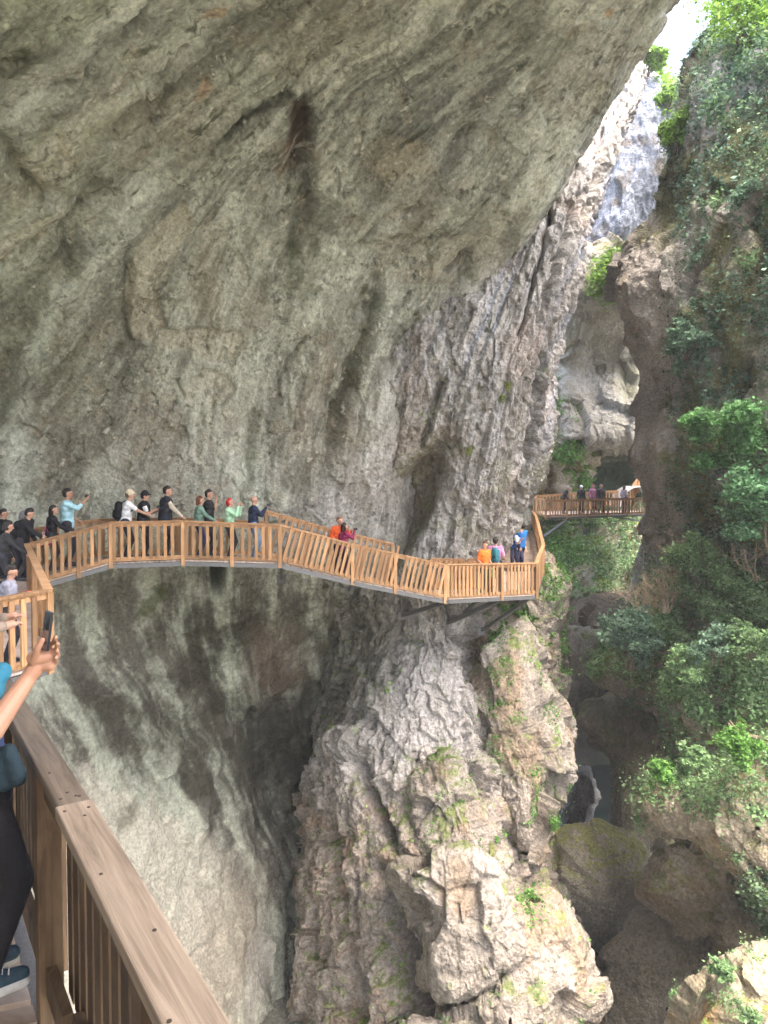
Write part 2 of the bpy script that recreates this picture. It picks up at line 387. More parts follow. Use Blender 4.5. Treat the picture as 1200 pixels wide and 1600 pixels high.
# ------------------------------------------------------------------ cave wall (the big overhang and the recess below it)
# per row: depths at px -420 -200 0 200 400 600, then the lip px and its depth
A_rows = [(-700, 5, 5.5, 6, 6.5, 7.2, 8, 1750, 9.5), (-400, 6, 6.5, 7.3, 8.2, 9, 10, 1480, 12), (-200, 7, 8, 9, 10.2, 11, 12, 1280, 14), (-60, 8, 9.3, 10.5, 12, 13, 14, 1140, 15.3), (0, 8.5, 10, 11.2, 12.8, 14, 15, 1072, 16),
          (100, 9.5, 11, 12.4, 14.2, 15.8, 16.8, 1000, 17.5), (200, 10.5, 12.2, 13.8, 15.6, 17.2, 18, 930, 19), (320, 11.5, 13.4, 15.4, 17.2, 18.8, 19.5, 852, 20.5), (420, 12.3, 14.4, 16.8, 18.6, 20, 20.9, 790, 22.9),
          (540, 13, 15.3, 18, 19.8, 21, 22, 740, 24), (680, 13.5, 16, 19.2, 20.8, 21.8, 23.2, 720, 26), (800, 13.8, 16.4, 19.8, 21.2, 22.3, 24.3, 700, 28), (900, 13.6, 16.2, 19.6, 21.3, 22.8, 25.5, 700, 29),
          (1000, 13.2, 15.6, 19, 21.8, 24.5, 28.5, 700, 31), (1130, 12.6, 15, 18.2, 22, 26.5, 31, 700, 33), (1280, 12, 14, 17.2, 21.5, 27, 32, 700, 34), (1450, 11, 13, 16, 20.4, 26.5, 32, 700, 34), (1650, 10, 12, 15, 19.3, 25, 31, 700, 33), (1950, 9, 11, 14, 18, 23, 29, 700, 31)]
A_ctrl = []
for py, a, b, c, d, e, f, lp, ld in A_rows:
    lift = 1 if py < 430 else 0
    A_ctrl.append([(-420, py, a), (-200, py, b), (0, py, c), (200, py, d), (400, py, e), (600, py, f), ((600+lp)/2, py, (f+ld)/2-.1), (lp, py-4*lift, ld), (lp+6, py-30*lift, ld+2.5), (lp-30, py-60*lift, ld+6)])
FLAKE1 = [(290, 322), (302, 345), (300, 375), (270, 420), (262, 450), (250, 455), (262, 520), (330, 520), (385, 525), (388, 540), (360, 575), (325, 572), (300, 560), (250, 548), (212, 535), (203, 500), (204, 430), (215, 395), (250, 355)]
FLAKE2 = [(292, 600), (325, 580), (355, 590), (372, 610), (350, 640), (322, 650), (300, 645), (285, 625)]
CRACKS = [([(455, 150), (420, 165), (380, 200), (335, 250)], 5, .25), ([(110, 345), (105, 450), (120, 440)], 6, .2), ([(0, 435), (60, 395), (110, 345), (170, 310)], 7, .35), ([(205, 400), (200, 500), (210, 540)], 5, .25),
          ([(470, 470), (520, 430), (590, 350), (650, 320)], 6, .2), ([(440, 600), (460, 560), (480, 530)], 4, .2), ([(580, 470), (575, 520), (545, 600), (510, 690)], 12, .45), ([(560, 490), (590, 480), (595, 440)], 8, .3),
          ([(385, 800), (390, 700), (400, 650)], 6, .25), ([(280, 600), (290, 640), (318, 655), (320, 670)], 3, .15), ([(660, 500), (640, 540), (625, 570)], 7, .3), ([(700, 420), (735, 400), (732, 440)], 6, .3),
          ([(0, 220), (60, 310), (130, 320), (150, 290)], 10, .25), ([(440, 300), (470, 260), (480, 330), (450, 420)], 14, .3), ([(300, 90), (240, 150), (180, 230)], 4, .15), ([(250, 20), (170, 90), (120, 160)], 5, .2)]
def A_disp(g, px, py, n):
    x, y, z = g[..., 0], g[..., 1], g[..., 2]
    q = across(px, py); al = -(py)/115.
    qw = q + .05*fbm(x*.35, y*.35, z*.35, 3, seed=2)
    up = sstep(900, 780, py)
    h = .55*fbm(x*.17, y*.17, z*.17, 3, seed=4)
    h -= .20*ridge(qw*1.7, al*.16, x*.12, 3, .5, seed=8)*(1-.45*sstep(450, 150, py))
    h -= .08*ridge(qw*6, al*.35, x*.3, 3, .55, seed=12)
    h += .12*fbm(x*.9, y*.9, z*.9, 4, .55, seed=15)*(1.1-.4*up)
    h += .03*fbm(x*5, y*5, z*5, 3, .65, seed=18)
    fw = .5*fbm(x*.8, y*.8, z*.8, 3, seed=61); h += .14*facet(x+fw, y+fw, z+fw, .55, .6, 5)[0] + .07*facet(x+fw*.6, y, z+fw, 1.7, .8, 6)[0]
    h += -.45*ell(px, py, 474, 210, 20, 62, 8, .8, .2, g)
    wob = fbm(x*1.5, y*1.5, z*1.5, 3, seed=31)*14
    f1_ = fbm(x*.45, y*.45, z*.45, 5, .6, seed=81); f2_ = fbm(x*1.3, y*1.3, z*1.3, 4, .6, seed=83)
    h += -.10*np.exp(-(f1_/.010)**2)*sstep(0, .2, f2_) - .05*np.exp(-(f2_/.014)**2)*sstep(0, .2, f1_)
    for pl in (FLAKE1, FLAKE2): h += -.13*sstep(3, -5, poly_sd(px, py, pl)+wob*.6)
    # shelf edge running up from the left
    s1 = poly_sd(px, py, [(-500, 700), (-500, 560), (0, 432), (60, 395), (112, 345), (180, 305), (200, 310), (118, 420), (105, 450), (60, 500), (-100, 800)])
    h += -.28*sstep(8, -14, s1+wob)
    for pts, w_, dp in CRACKS:
        h += -dp*np.exp(-(seg_dist(px+wob, py+wob*.7, pts)/(w_*1.1))**2)
    # shallow dents in the ceiling
    p_ = fbm(qw*5, al*1.6, x*.6, 2, seed=44); h += -.10*sstep(.30, .5, p_)*up
    # the dark hole under the walk and the deep recess
    h += -.9*ell(px, py, 342, 900, 12, 38, 0, .6)
    h += -1.2*ell(px, py, 470, 1390, 16, 60, 10, .8)
    h += .5*ell(px, py, 480, 1190, 50, 30, -40, .8, .3, g) - .8*ell(px, py, 455, 1220, 70, 120, 0, .9)
    h += .35*sstep(.0, .5, fbm(x*.5, y*.5, z*.25, 3, seed=77))*sstep(880, 1000, py)
    return h
STREAKS = [  # (dark / pale pigment runs of the wall, width in pixels, colour, strength)
    ([(0,150),(45,95),(80,30),(100,-30)], 9, 'D', .6), ([(0,75),(40,30),(60,-20)], 7, 'D', .6), ([(0,215),(60,160),(130,90),(200,20),(230,-30)], 17, 'L', .6), ([(90,150),(150,95),(230,50),(300,-10)], 9, 'D', .6), ([(100,240),(200,160),(290,90),(380,10)], 14, 'L', .6),
    ([(20,215),(40,290),(70,315)], 13, 'D', .7), ([(0,412),(60,372),(115,338),(230,280),(330,230),(385,198),(450,160)], 8, 'D', .55), ([(-60,450),(0,424),(45,398),(108,350)], 7, 'T', .9), ([(235,285),(195,350),(150,430),(125,470)], 26, 'L', .65), ([(95,465),(70,540),(40,620),(20,700)], 13, 'L', .6),
    ([(200,375),(196,460),(205,545)], 13, 'D', .6), ([(372,320),(362,420),(345,480)], 17, 'L', .65), ([(312,290),(290,360)], 9, 'L', .5), ([(466,300),(460,380),(450,480),(435,540)], 10, 'G', .75), ([(420,290),(400,350),(425,420)], 12, 'L', .4), ([(445,470),(405,560),(388,640),(392,720),(385,790)], 14, 'L', .6), ([(500,640),(470,720),(450,790)], 10, 'L', .55),
    ([(600,350),(545,415),(485,465),(445,535)], 13, 'L', .6), ([(590,470),(570,520),(545,600),(518,690)], 17, 'G', .7), ([(510,545),(485,630),(462,730)], 20, 'B', .6), ([(625,460),(590,550),(565,640)], 11, 'L', .6), ([(700,330),(650,400),(610,450)], 12, 'L', .5), ([(335,245),(380,202),(455,150)], 4, 'K', .8), ([(770,120),(725,190),(700,250)], 18, 'D', .6), ([(860,60),(790,150),(740,240)], 12, 'L', .5),
    ([(640,160),(600,210),(590,300)], 16, 'D', .4), ([(900,60),(840,130),(790,200)], 10, 'D', .5), ([(960,30),(900,120),(840,210)], 10, 'L', .45), ([(690,40),(640,90),(600,110)], 8, 'K', .4), ([(555,55),(520,110),(470,150)], 9, 'L', .5), ([(270,640),(290,700),(280,790)], 14, 'B', .45), ([(100,600),(95,700),(110,790)], 22, 'B', .4), ([(30,700),(20,780)], 16, 'L', .6), ([(205,560),(215,640),(200,740)], 10, 'D', .35),
    ([(660,500),(635,560),(620,600)], 7, 'K', .7), ([(735,400),(720,450),(700,490)], 6, 'K', .6), ([(160,120),(120,170),(60,240)], 7, 'K', .4), ([(215,240),(255,180),(300,100)], 5, 'D', .6), ([(150,470),(130,560),(105,640)], 20, 'D', .35), ([(250,300),(230,360),(215,400)], 8, 'D', .4), ([(330,600),(350,680),(370,760)], 12, 'L', .4)]
SCOL = {'D': (.12, .12, .085), 'L': (.64, .66, .55), 'T': (.52, .44, .29), 'G': (.085, .10, .06), 'B': (.20, .165, .12), 'K': (.06, .06, .045)}
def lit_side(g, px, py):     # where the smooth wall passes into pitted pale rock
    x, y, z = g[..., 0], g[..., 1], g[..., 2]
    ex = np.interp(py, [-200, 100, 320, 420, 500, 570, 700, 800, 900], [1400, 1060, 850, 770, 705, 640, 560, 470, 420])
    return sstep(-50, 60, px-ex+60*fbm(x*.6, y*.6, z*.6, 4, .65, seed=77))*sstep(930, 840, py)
def pitted(g):
    x, y, z = g[..., 0], g[..., 1], g[..., 2]
    s = .5+.55*fbm(x*.8, y*.8, z*.4, 5, .65, seed=203)+.4*fbm(x*3, y*3, z*1.6, 4, .7, seed=204)
    c = mix((.24, .215, .185), (.56, .545, .52), sstep(.1, .9, s))
    pit = sstep(.18, .30, fbm(x*3.6, y*3.6, z*2.4, 4, .7, seed=206)); return c*(1-.5*pit[..., None])
def A_col(g, px, py, n, h):
    x, y, z = g[..., 0], g[..., 1], g[..., 2]
    q = across(px, py) + .05*fbm(x*.6, y*.6, z*.6, 3, seed=2); al = -(py)/115.
    s = .5 + .60*fbm(q*2.2, al*.28, x*.1, 5, .66, seed=101) + .30*fbm(q*9, al*1.1, x*.3, 3, .6, seed=105) + .45*fbm(x*.45, y*.45, z*.45, 5, .65, seed=103)
    c = mix((.15, .15, .115), (.56, .57, .465), sstep(.08, .95, s))
    fw = .5*fbm(x*.8, y*.8, z*.8, 3, seed=61); fv = facet(x+fw, y+fw, z+fw, .55, .5, 5)[1]; fv2 = facet(x+fw*.6, y, z+fw, 1.7, .5, 6)[1]; c = c*(1+.30*(fv-.5)+.22*(fv2-.5))[..., None]
    br = sstep(0.0, .35, fbm(x*.28, y*.28, z*.28, 4, .6, seed=111)); c = mix(0, 1, br)*0 + c*(1-.55*br[..., None]) + np.array((.30, .26, .20))*.55*br[..., None]
    sp = sstep(.25, .55, fbm(x*2.2, y*2.2, z*2.2, 4, .7, seed=120)); c = c*(1-.35*sp[..., None]) + np.array((.50, .47, .38))*.35*sp[..., None]
    gr = sstep(700, -100, px+py*.6)*.6; c = c*(1 - gr[..., None]*np.array((.10, .02, .22)))
    def paint(m, col, k=1.): nonlocal c; m = (m*k)[..., None]; c = c*(1-m)+np.array(col)*m
    wob = fbm(x*1.5, y*1.5, z*1.5, 4, .6, seed=31)*14
    # dark seepage with the run of the streaks
    dk = sstep(.06, .3, fbm(q*1.5, al*.4, x*.15, 4, .62, seed=130)); paint(dk, (.11, .11, .085), .62)
    lk = sstep(.02, .3, fbm(q*1.9, al*.18, 0*q+3, 4, .6, seed=133)); paint(lk, (.55, .56, .46), .35)
    E = lambda *a, **k: ell(px, py, *a, g=g, **k)
    sw = fbm(x*.9, y*.9, z*.9, 4, .65, seed=33)*22; sm_ = np.clip(.75+1.3*fbm(q*5, al*1.2, x*.2, 4, .65, seed=34), 0, 1.15)
    for pts, w_, k_, st_ in STREAKS: paint(np.clip(np.exp(-(seg_dist(px+sw, py+sw*.5, pts)/(w_*1.15))**2)*sm_, 0, 1), SCOL[k_], min(.95, st_*1.25))
    paint(E(700, 190, 150, 120, -40, soft=.8, wob=.5), (.12, .125, .105), .55)
    paint(E(620, 290, 60, 90, 20, soft=.7, wob=.4), (.13, .12, .09), .65)
    paint(E(620, 245, 60, 38, 0, soft=.4, wob=.5), (.40, .35, .25), .6)
    paint(E(470, 215, 24, 75, 8, soft=.4, wob=.4), (.06, .04, .028), .95); paint(E(447, 255, 14, 40, 15, soft=.6), (.16, .10, .06), .7); paint(E(484, 290, 14, 90, 0, soft=.8), (.11, .105, .08), .6)  # brown stain, with the shade of the dark niche painted in
    paint(E(520, 60, 110, 70, -30, soft=.9), (.33, .29, .20), .4); paint(E(345, 42, 30, 9, -20), (.36, .22, .11), .6); paint(E(322, 148, 10, 24, 20), (.42, .28, .17), .7)
    paint(E(60, 560, 140, 110, -50, soft=.8), (.13, .13, .085), .5); paint(E(130, 700, 110, 110, -20, soft=.9), (.20, .17, .12), .45); paint(E(230, 690, 70, 120, 10, soft=.9), (.24, .20, .15), .5)
    paint(E(520, 690, 70, 150, 25, soft=.8), (.15, .125, .09), .6); paint(E(545, 530, 45, 90, 25, soft=.7), (.14, .12, .085), .6); paint(E(330, 440, 40, 90, 10, soft=.8), (.24, .20, .13), .5)
    paint(E(100, 250, 160, 45, -42, soft=.8), (.45, .43, .29), .45); paint(E(60, 370, 90, 22, -35, soft=.6), (.48, .43, .29), .5); paint(E(180, 370, 90, 26, -52, soft=.8), (.50, .53, .45), .5)
    paint(E(80, 510, 90, 18, -60, soft=.8), (.48, .52, .42), .45); paint(E(365, 400, 14, 90, 12, soft=.8), (.46, .48, .40), .5); paint(E(650, 400, 60, 60, -40, soft=.9), (.34, .30, .22), .35)
    paint(E(900, 110, 150, 40, -45, soft=.8), (.22, .215, .19), .5); paint(E(953, 32, 10, 8, 0), (.45, .26, .12), .6)
    f1_ = fbm(x*.45, y*.45, z*.45, 5, .6, seed=81); f2_ = fbm(x*1.3, y*1.3, z*1.3, 4, .6, seed=83)
    paint(np.exp(-(f1_/.014)**2)*sstep(0, .2, f2_), (.07, .07, .05), .7); paint(np.exp(-(f2_/.02)**2)*sstep(0, .2, f1_), (.09, .085, .06), .5)
    f1 = sstep(3, -4, poly_sd(px, py, FLAKE1)+wob*.6); paint(f1, (.50, .46, .35), .6); f2 = sstep(3, -4, poly_sd(px, py, FLAKE2)+wob*.6); paint(f2, (.46, .43, .34), .5)
    lowc = sstep(.0, .4, fbm(x*.5, y*.5, z*.3, 4, seed=140)); paint(E(470, 760, 120, 60, -20, soft=.8)*lowc, (.50, .48, .43), .7)
    # holes, small dark pits of the ceiling
    pit = sstep(.36, .5, fbm(q*6, al*2.0, x*.5, 3, .6, seed=44))*sstep(520, 300, py); paint(pit, (.06, .065, .035), .8)
    # recess below the walk
    cr1 = sstep(.08, .16, fbm(q*2.4, al*.5, x*.15, 6, .66, seed=170)); paint(cr1, (.54, .545, .45), .35)
    cr2 = sstep(.10, .20, fbm(q*3.1, al*.8, x*.2, 6, .68, seed=172)); paint(cr2, (.13, .13, .10), .45)
    cr3 = sstep(.22, .28, fbm(x*1.1, y*1.1, z*1.1, 5, .7, seed=174)); paint(cr3, (.34, .28, .20), .35)
    cr4 = sstep(.30, .36, fbm(x*3.1, y*3.1, z*3.1, 4, .7, seed=176)); paint(cr4, (.09, .085, .06), .6)
    cr5 = sstep(.32, .38, fbm(x*2.4, y*2.4, z*2.4, 4, .7, seed=178)); paint(cr5, (.60, .57, .47), .6)
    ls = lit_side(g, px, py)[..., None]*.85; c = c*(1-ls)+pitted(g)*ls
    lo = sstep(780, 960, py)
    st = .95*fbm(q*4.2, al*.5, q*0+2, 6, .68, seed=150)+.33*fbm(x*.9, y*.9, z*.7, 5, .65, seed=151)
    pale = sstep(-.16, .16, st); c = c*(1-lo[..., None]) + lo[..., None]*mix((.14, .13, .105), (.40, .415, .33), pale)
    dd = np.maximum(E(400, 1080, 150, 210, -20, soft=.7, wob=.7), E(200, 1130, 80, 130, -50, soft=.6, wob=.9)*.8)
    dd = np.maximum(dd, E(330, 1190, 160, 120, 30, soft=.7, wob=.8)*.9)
    paint(lo*dd*sstep(.45, -.1, st), (.045, .042, .028), .92); paint(lo*E(455, 1170, 110, 190, -8, soft=.9, wob=.7), (.045, .043, .032), .9)  # dark paint deepens the shade in the middle of the recess
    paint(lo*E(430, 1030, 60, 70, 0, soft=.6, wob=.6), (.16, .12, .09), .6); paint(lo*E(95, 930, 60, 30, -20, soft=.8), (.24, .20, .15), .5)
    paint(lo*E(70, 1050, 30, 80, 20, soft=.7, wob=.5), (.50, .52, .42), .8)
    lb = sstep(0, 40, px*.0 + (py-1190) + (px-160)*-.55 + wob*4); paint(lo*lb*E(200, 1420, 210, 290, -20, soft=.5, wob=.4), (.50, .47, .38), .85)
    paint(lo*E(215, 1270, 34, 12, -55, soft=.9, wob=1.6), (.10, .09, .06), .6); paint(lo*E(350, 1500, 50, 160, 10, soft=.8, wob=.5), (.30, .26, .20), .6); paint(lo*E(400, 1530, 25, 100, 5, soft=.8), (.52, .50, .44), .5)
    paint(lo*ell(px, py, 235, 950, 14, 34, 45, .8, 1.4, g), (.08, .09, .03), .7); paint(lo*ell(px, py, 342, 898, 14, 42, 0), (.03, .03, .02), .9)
    paint(lo*E(560, 1000, 90, 140, 0, soft=.9, wob=.5), (.09, .085, .06), .8)  # right edge of the recess darkened too, for deck shade and dirt
    return c*(1+.22*fbm(x*6, y*6, z*6, 2, .7, seed=160))[..., None]
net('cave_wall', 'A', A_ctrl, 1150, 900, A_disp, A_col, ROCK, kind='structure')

R_ctrl = [[(-16, yy, CAMZ-14), (-13.5, yy, CAMZ-6), (-11, yy, CAMZ+0), (-9, yy, CAMZ+4.0), (-6, yy, CAMZ+6.6), (-2, yy, CAMZ+8.2), (2, yy, CAMZ+9.2), (5+yy*.1, yy, CAMZ+10.4), (6.5+yy*.2, yy, CAMZ+13), (4, yy, CAMZ+18)] for yy in (-26, -18, -10, -4, 0, 3, 6.5)]
net('cave_roof', 'R', R_ctrl, 160, 200, rd0, lambda g, px, py, n, h: mix((.18, .18, .14), (.36, .36, .29), np.clip(.5+fbm(g[..., 0]*.5, g[..., 1]*.5, g[..., 2]*.5, 5), 0, 1)), ROCK, raw=True, kind='structure')

# ------------------------------------------------------------------ the fluted pillar face
# row: py, [(px, d) ...] 8 columns from the hidden left side round to the hidden right side
B_rows = [(-60, [(960, 33), (985, 31), (1000, 30.5), (1012, 30.5), (1022, 31), (1030, 32), (1020, 36), (985, 42)]),
          (95, [(900, 31), (930, 29.5), (955, 28.5), (972, 28.2), (990, 28.5), (1002, 30), (992, 35), (950, 42)]),
          (200, [(840, 29), (890, 27.5), (930, 26.5), (950, 26.3), (970, 27), (984, 28.5), (972, 34), (930, 42)]),
          (330, [(740, 27), (810, 25), (850, 24), (885, 23.8), (912, 24.5), (930, 26), (920, 32), (880, 42)]),
          (430, [(640, 23.9), (740, 23.0), (800, 22.8), (850, 22.8), (890, 23.5), (908, 25), (898, 32), (860, 42)]),
          (540, [(560, 23.6), (660, 22.8), (740, 22.5), (815, 22.3), (860, 23.2), (880, 24.6), (870, 32), (830, 42)]),
          (650, [(520, 24.4), (610, 23.4), (700, 23), (790, 22.8), (840, 23.6), (866, 25), (856, 32), (820, 42)]),
          (740, [(500, 25.4), (590, 24.3), (690, 23.7), (770, 23.4), (822, 24.2), (848, 25.8), (838, 33), (800, 42)]),
          (810, [(500, 28), (590, 25.5), (680, 24.4), (750, 24), (795, 24.8), (812, 26.5), (804, 34), (780, 42)]),
          (900, [(490, 27.2), (565, 25.4), (640, 24.6), (700, 24.2), (745, 25), (770, 27), (775, 34), (770, 42)]),
          (1000, [(495, 28), (560, 26.2), (615, 25.1), (670, 24.8), (715, 25), (742, 27), (755, 33), (760, 42)]),
          (1100, [(492, 28.6), (532, 26.6), (585, 25), (640, 24.5), (700, 24.6), (750, 26), (770, 32), (780, 42)]),
          (1190, [(480, 29), (498, 26.6), (540, 24.8), (610, 23.8), (680, 23.6), (760, 25), (800, 30), (820, 42)]),
          (1300, [(480, 29), (502, 26), (540, 24.2), (600, 23.3), (690, 22.8), (790, 24), (840, 29), (850, 42)]),
          (1450, [(480, 28), (505, 25), (550, 23.3), (620, 22.2), (710, 21.8), (820, 23.2), (880, 28), (890, 42)]),
          (1600, [(490, 27), (518, 24), (570, 22.4), (640, 21.3), (730, 20.8), (850, 22.2), (925, 27), (930, 42)]),
          (1900, [(500, 26), (530, 23), (590, 21.4), (660, 20.3), (760, 19.8), (880, 21), (960, 26), (960, 40)])]
B_ctrl = [[(x, py, d) for x, d in r] for py, r in B_rows]
def bshift(py): return np.interp(py, [-100, 95, 200, 330, 430, 540, 650, 740, 900, 1100, 1300, 1600, 1900], [1010, 960, 915, 865, 820, 775, 735, 715, 680, 660, 680, 700, 740])
B_CR = [([(938, 200), (936, 240), (928, 290), (914, 335)], 5, 1.4), ([(932, 345), (920, 375), (900, 430), (886, 470)], 4, .9), ([(856, 560), (845, 640), (835, 700), (815, 770), (806, 800)], 6, .8), ([(690, 600), (670, 660), (660, 700)], 6, .4),
        ([(860, 330), (840, 420), (812, 520)], 4, .4), ([(905, 300), (870, 400), (850, 480), (830, 560)], 4, .5), ([(640, 900), (620, 1000), (690, 1010)], 5, .25), ([(700, 940), (705, 1000), (735, 1005), (725, 1060)], 10, .6),
        ([(560, 1200), (600, 1290), (640, 1350)], 9, .9), ([(610, 1360), (615, 1440), (660, 1560)], 16, 1.3), ([(520, 1300), (540, 1420), (570, 1600)], 7, .6), ([(590, 1470), (640, 1540), (690, 1640)], 10, .7)]
def B_disp(g, px, py, n):
    x, y, z = g[..., 0], g[..., 1], g[..., 2]
    q = (px-bshift(py))/48.; q = q+.07*fbm(x*.9, y*.9, z*.9, 4, .6, seed=3); al = py/100.
    up = sstep(950, 850, py)
    h = .4*fbm(x*.2, y*.2, z*.15, 3, seed=14)
    rt = .35+.65*sstep(-1.5, 2.2, q)
    h -= rt*(.10+.24*up)*ridge(q*1.4, al*.16, x*.1, 3, .55, seed=18)
    wx = .3*perlin(x*.9, y*.9, z*.9); h += (.50-.40*up)*facet(x+wx, y-wx, z*.45+wx, .5, .9, 3)[0] + .13*facet(x+wx, y, z*.6, 1.5, .9, 4)[0] + .04*facet(x, y, z*.8, 4.5, .9, 7)[0]
    h -= rt*.10*ridge(q*4, al*.5, x*.2, 3, .6, seed=22)
    h += .12*fbm(x*1.1, y*1.1, z*.8, 4, .6, seed=25) - .07*ridge(x*3, y*3, z*2, 4, .7, seed=28)
    lo = sstep(1100, 1250, py)
    h += lo*rockdisp(.1, .4, .15, 1.2, .03, 5, .16, .9, 50, .25)(g, px, py, n)
    c = fbm(x*.9, y*.9, z*.5, 3, seed=66)*4; fc = c-np.floor(c); h += .16*(np.floor(c) % 2)*sstep(0, .2, fc)*sstep(1, .85, fc)*(1-.5*up)
    wob = fbm(x*1.5, y*1.5, z*1.5, 3, seed=31)*8
    for pts, w_, dp in B_CR: h += -dp*np.exp(-(seg_dist(px+wob, py+wob*.7, pts)/w_)**2)
    # tall hollow beside the walk, and knobs that hang below it
    h += -1.1*ell(px, py, 640, 790, 34, 120, 28, .7, .2, g)
    h += .5*ell(px, py, 545, 1160, 40, 24, -20, .6, .3, g)
    return h
def B_col(g, px, py, n, h):
    x, y, z = g[..., 0], g[..., 1], g[..., 2]
    q = (px-bshift(py))/48.+.15*fbm(x*.5, y*.5, z*.5, 3, seed=3); al = py/100.
    s = .5+.6*fbm(q*1.6, al*.2, x*.1, 5, .65, seed=201)+.35*fbm(x*2.5, y*2.5, z*1.5, 4, .7, seed=203)
    c = mix((.22, .20, .175), (.47, .45, .43), sstep(.1, .9, s))
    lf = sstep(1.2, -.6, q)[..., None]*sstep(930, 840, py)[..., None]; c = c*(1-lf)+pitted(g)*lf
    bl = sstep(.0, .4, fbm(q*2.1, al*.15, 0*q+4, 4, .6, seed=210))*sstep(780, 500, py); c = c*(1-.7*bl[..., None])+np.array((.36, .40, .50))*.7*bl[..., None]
    pit = sstep(.22, .34, fbm(x*3.2, y*3.2, z*2.2, 4, .7, seed=206)); c = c*(1-.5*pit[..., None])
    pk = sstep(.05, .4, fbm(x*.5, y*.5, z*.4, 4, .6, seed=215)); c = c*(1-.4*pk[..., None])+np.array((.40, .31, .25))*.4*pk[..., None]
    def paint(m, col, k=1.): nonlocal c; m = (m*k)[..., None]; c = c*(1-m)+np.array(col)*m
    E = lambda *a, **k: ell(px, py, *a, g=g, **k)
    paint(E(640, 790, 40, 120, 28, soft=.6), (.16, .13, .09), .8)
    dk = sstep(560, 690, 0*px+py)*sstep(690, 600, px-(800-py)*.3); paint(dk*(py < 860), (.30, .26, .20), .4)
    gy = sstep(.1, .5, fbm(x*.9, y*.9, z*.9, 3, seed=230)); paint(E(545, 1010, 95, 170, 10, soft=.8, wob=.6), (.12, .115, .085), .85)  # dark patch paints the deck's shade and dirt onto the pillar
    paint(E(690, 1080, 60, 120, 0, soft=.8, wob=.4), (.55, .52, .50), .5)
    low = sstep(1150, 1300, py); paint(low, (.28, .22, .16), .5)
    rs = sstep(.05, .3, fbm(x*.7, y*.7, z*1.2, 4, seed=240)); paint(low*rs, (.34, .20, .11), .35)
    ms = sstep(.16, .34, fbm(x*1.4, y*1.4, z*1.4, 4, .6, seed=250)+(n[..., 2]-.55)*.7); paint(ms*(.25+.75*low), (.15, .20, .045), .75)
    md = sstep(0.0, .4, fbm(x*.8, y*.8, z*.8, 4, .6, seed=255))*sstep(620, 780, py)*sstep(950, 900, py); paint(md, (.30, .31, .18), .4)
    return c*(1+.3*fbm(x*6, y*6, z*6, 3, .7, seed=260))[..., None]
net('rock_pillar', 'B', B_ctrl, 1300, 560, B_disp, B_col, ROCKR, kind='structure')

# ------------------------------------------------------------------ further cliffs
PINK = rockcol((.20, .17, .135), (.43, .385, .335), (.29, .225, .165), moss=.8, mosscol=(.11, .15, .04), seed=300, up=.45, mth=.15)
TAN = rockcol((.24, .20, .14), (.54, .46, .35), (.36, .27, .17), moss=.7, mosscol=(.15, .17, .05), seed=310, up=.2, mth=.1)
MOSS = rockcol((.20, .17, .12), (.44, .39, .30), (.28, .22, .14), moss=.9, mosscol=(.13, .15, .045), seed=320, up=.1, mth=.05)
BLUE = rockcol((.17, .19, .23), (.35, .38, .45), (.20, .185, .17), seed=330, sc1=.3)  # blue tinge of the skylight mixed into the cliff colour
SHADE = rockcol((.20, .19, .165), (.40, .385, .34), (.26, .24, .19), seed=340, sc1=.25)
DARK = rockcol((.02, .018, .014), (.06, .055, .04), (.03, .035, .015), seed=350)  # near-black, the deep shade of the slot put into the colour
GREYB = rockcol((.16, .145, .12), (.36, .33, .30), (.20, .17, .12), moss=.6, seed=360, up=.3, mth=.15)

C_rows = [(0, [(950, 62), (985, 55), (1000, 52), (1012, 55), (1010, 70)]), (95, [(900, 55), (960, 50), (1000, 48), (1008, 52), (1005, 70)]), (130, [(900, 54), (960, 49), (1005, 47), (1036, 50), (1020, 70)]), (190, [(900, 53), (960, 48), (1020, 46), (1062, 50), (1050, 70)]),
          (300, [(880, 52), (940, 47.5), (1000, 46), (1080, 50), (1090, 70)]), (420, [(880, 52), (930, 48.5), (990, 49), (1060, 51), (1090, 70)]), (470, [(860, 62), (930, 60), (990, 60), (1060, 60), (1090, 75)])]
def C_disp(g, px, py, n):
    x, y, z = g[..., 0], g[..., 1], g[..., 2]
    return 1.2*fbm(x*.12, y*.12, z*.06, 3, seed=5)+.5*ridge(x*.5, y*.5, z*.12, 4, .6, seed=6)+.25*fbm(x*1.2, y*1.2, z*.9, 4, .6, seed=7) - .5*ell(px, py, 965, 305, 6, 22, 0, .6) - .5*ell(px, py, 971, 395, 5, 28, 0, .6)
net('far_cliff', 'C', [[(x, py, d) for x, d in r] for py, r in C_rows], 420, 260, C_disp, BLUE, ROCKR, kind='structure')
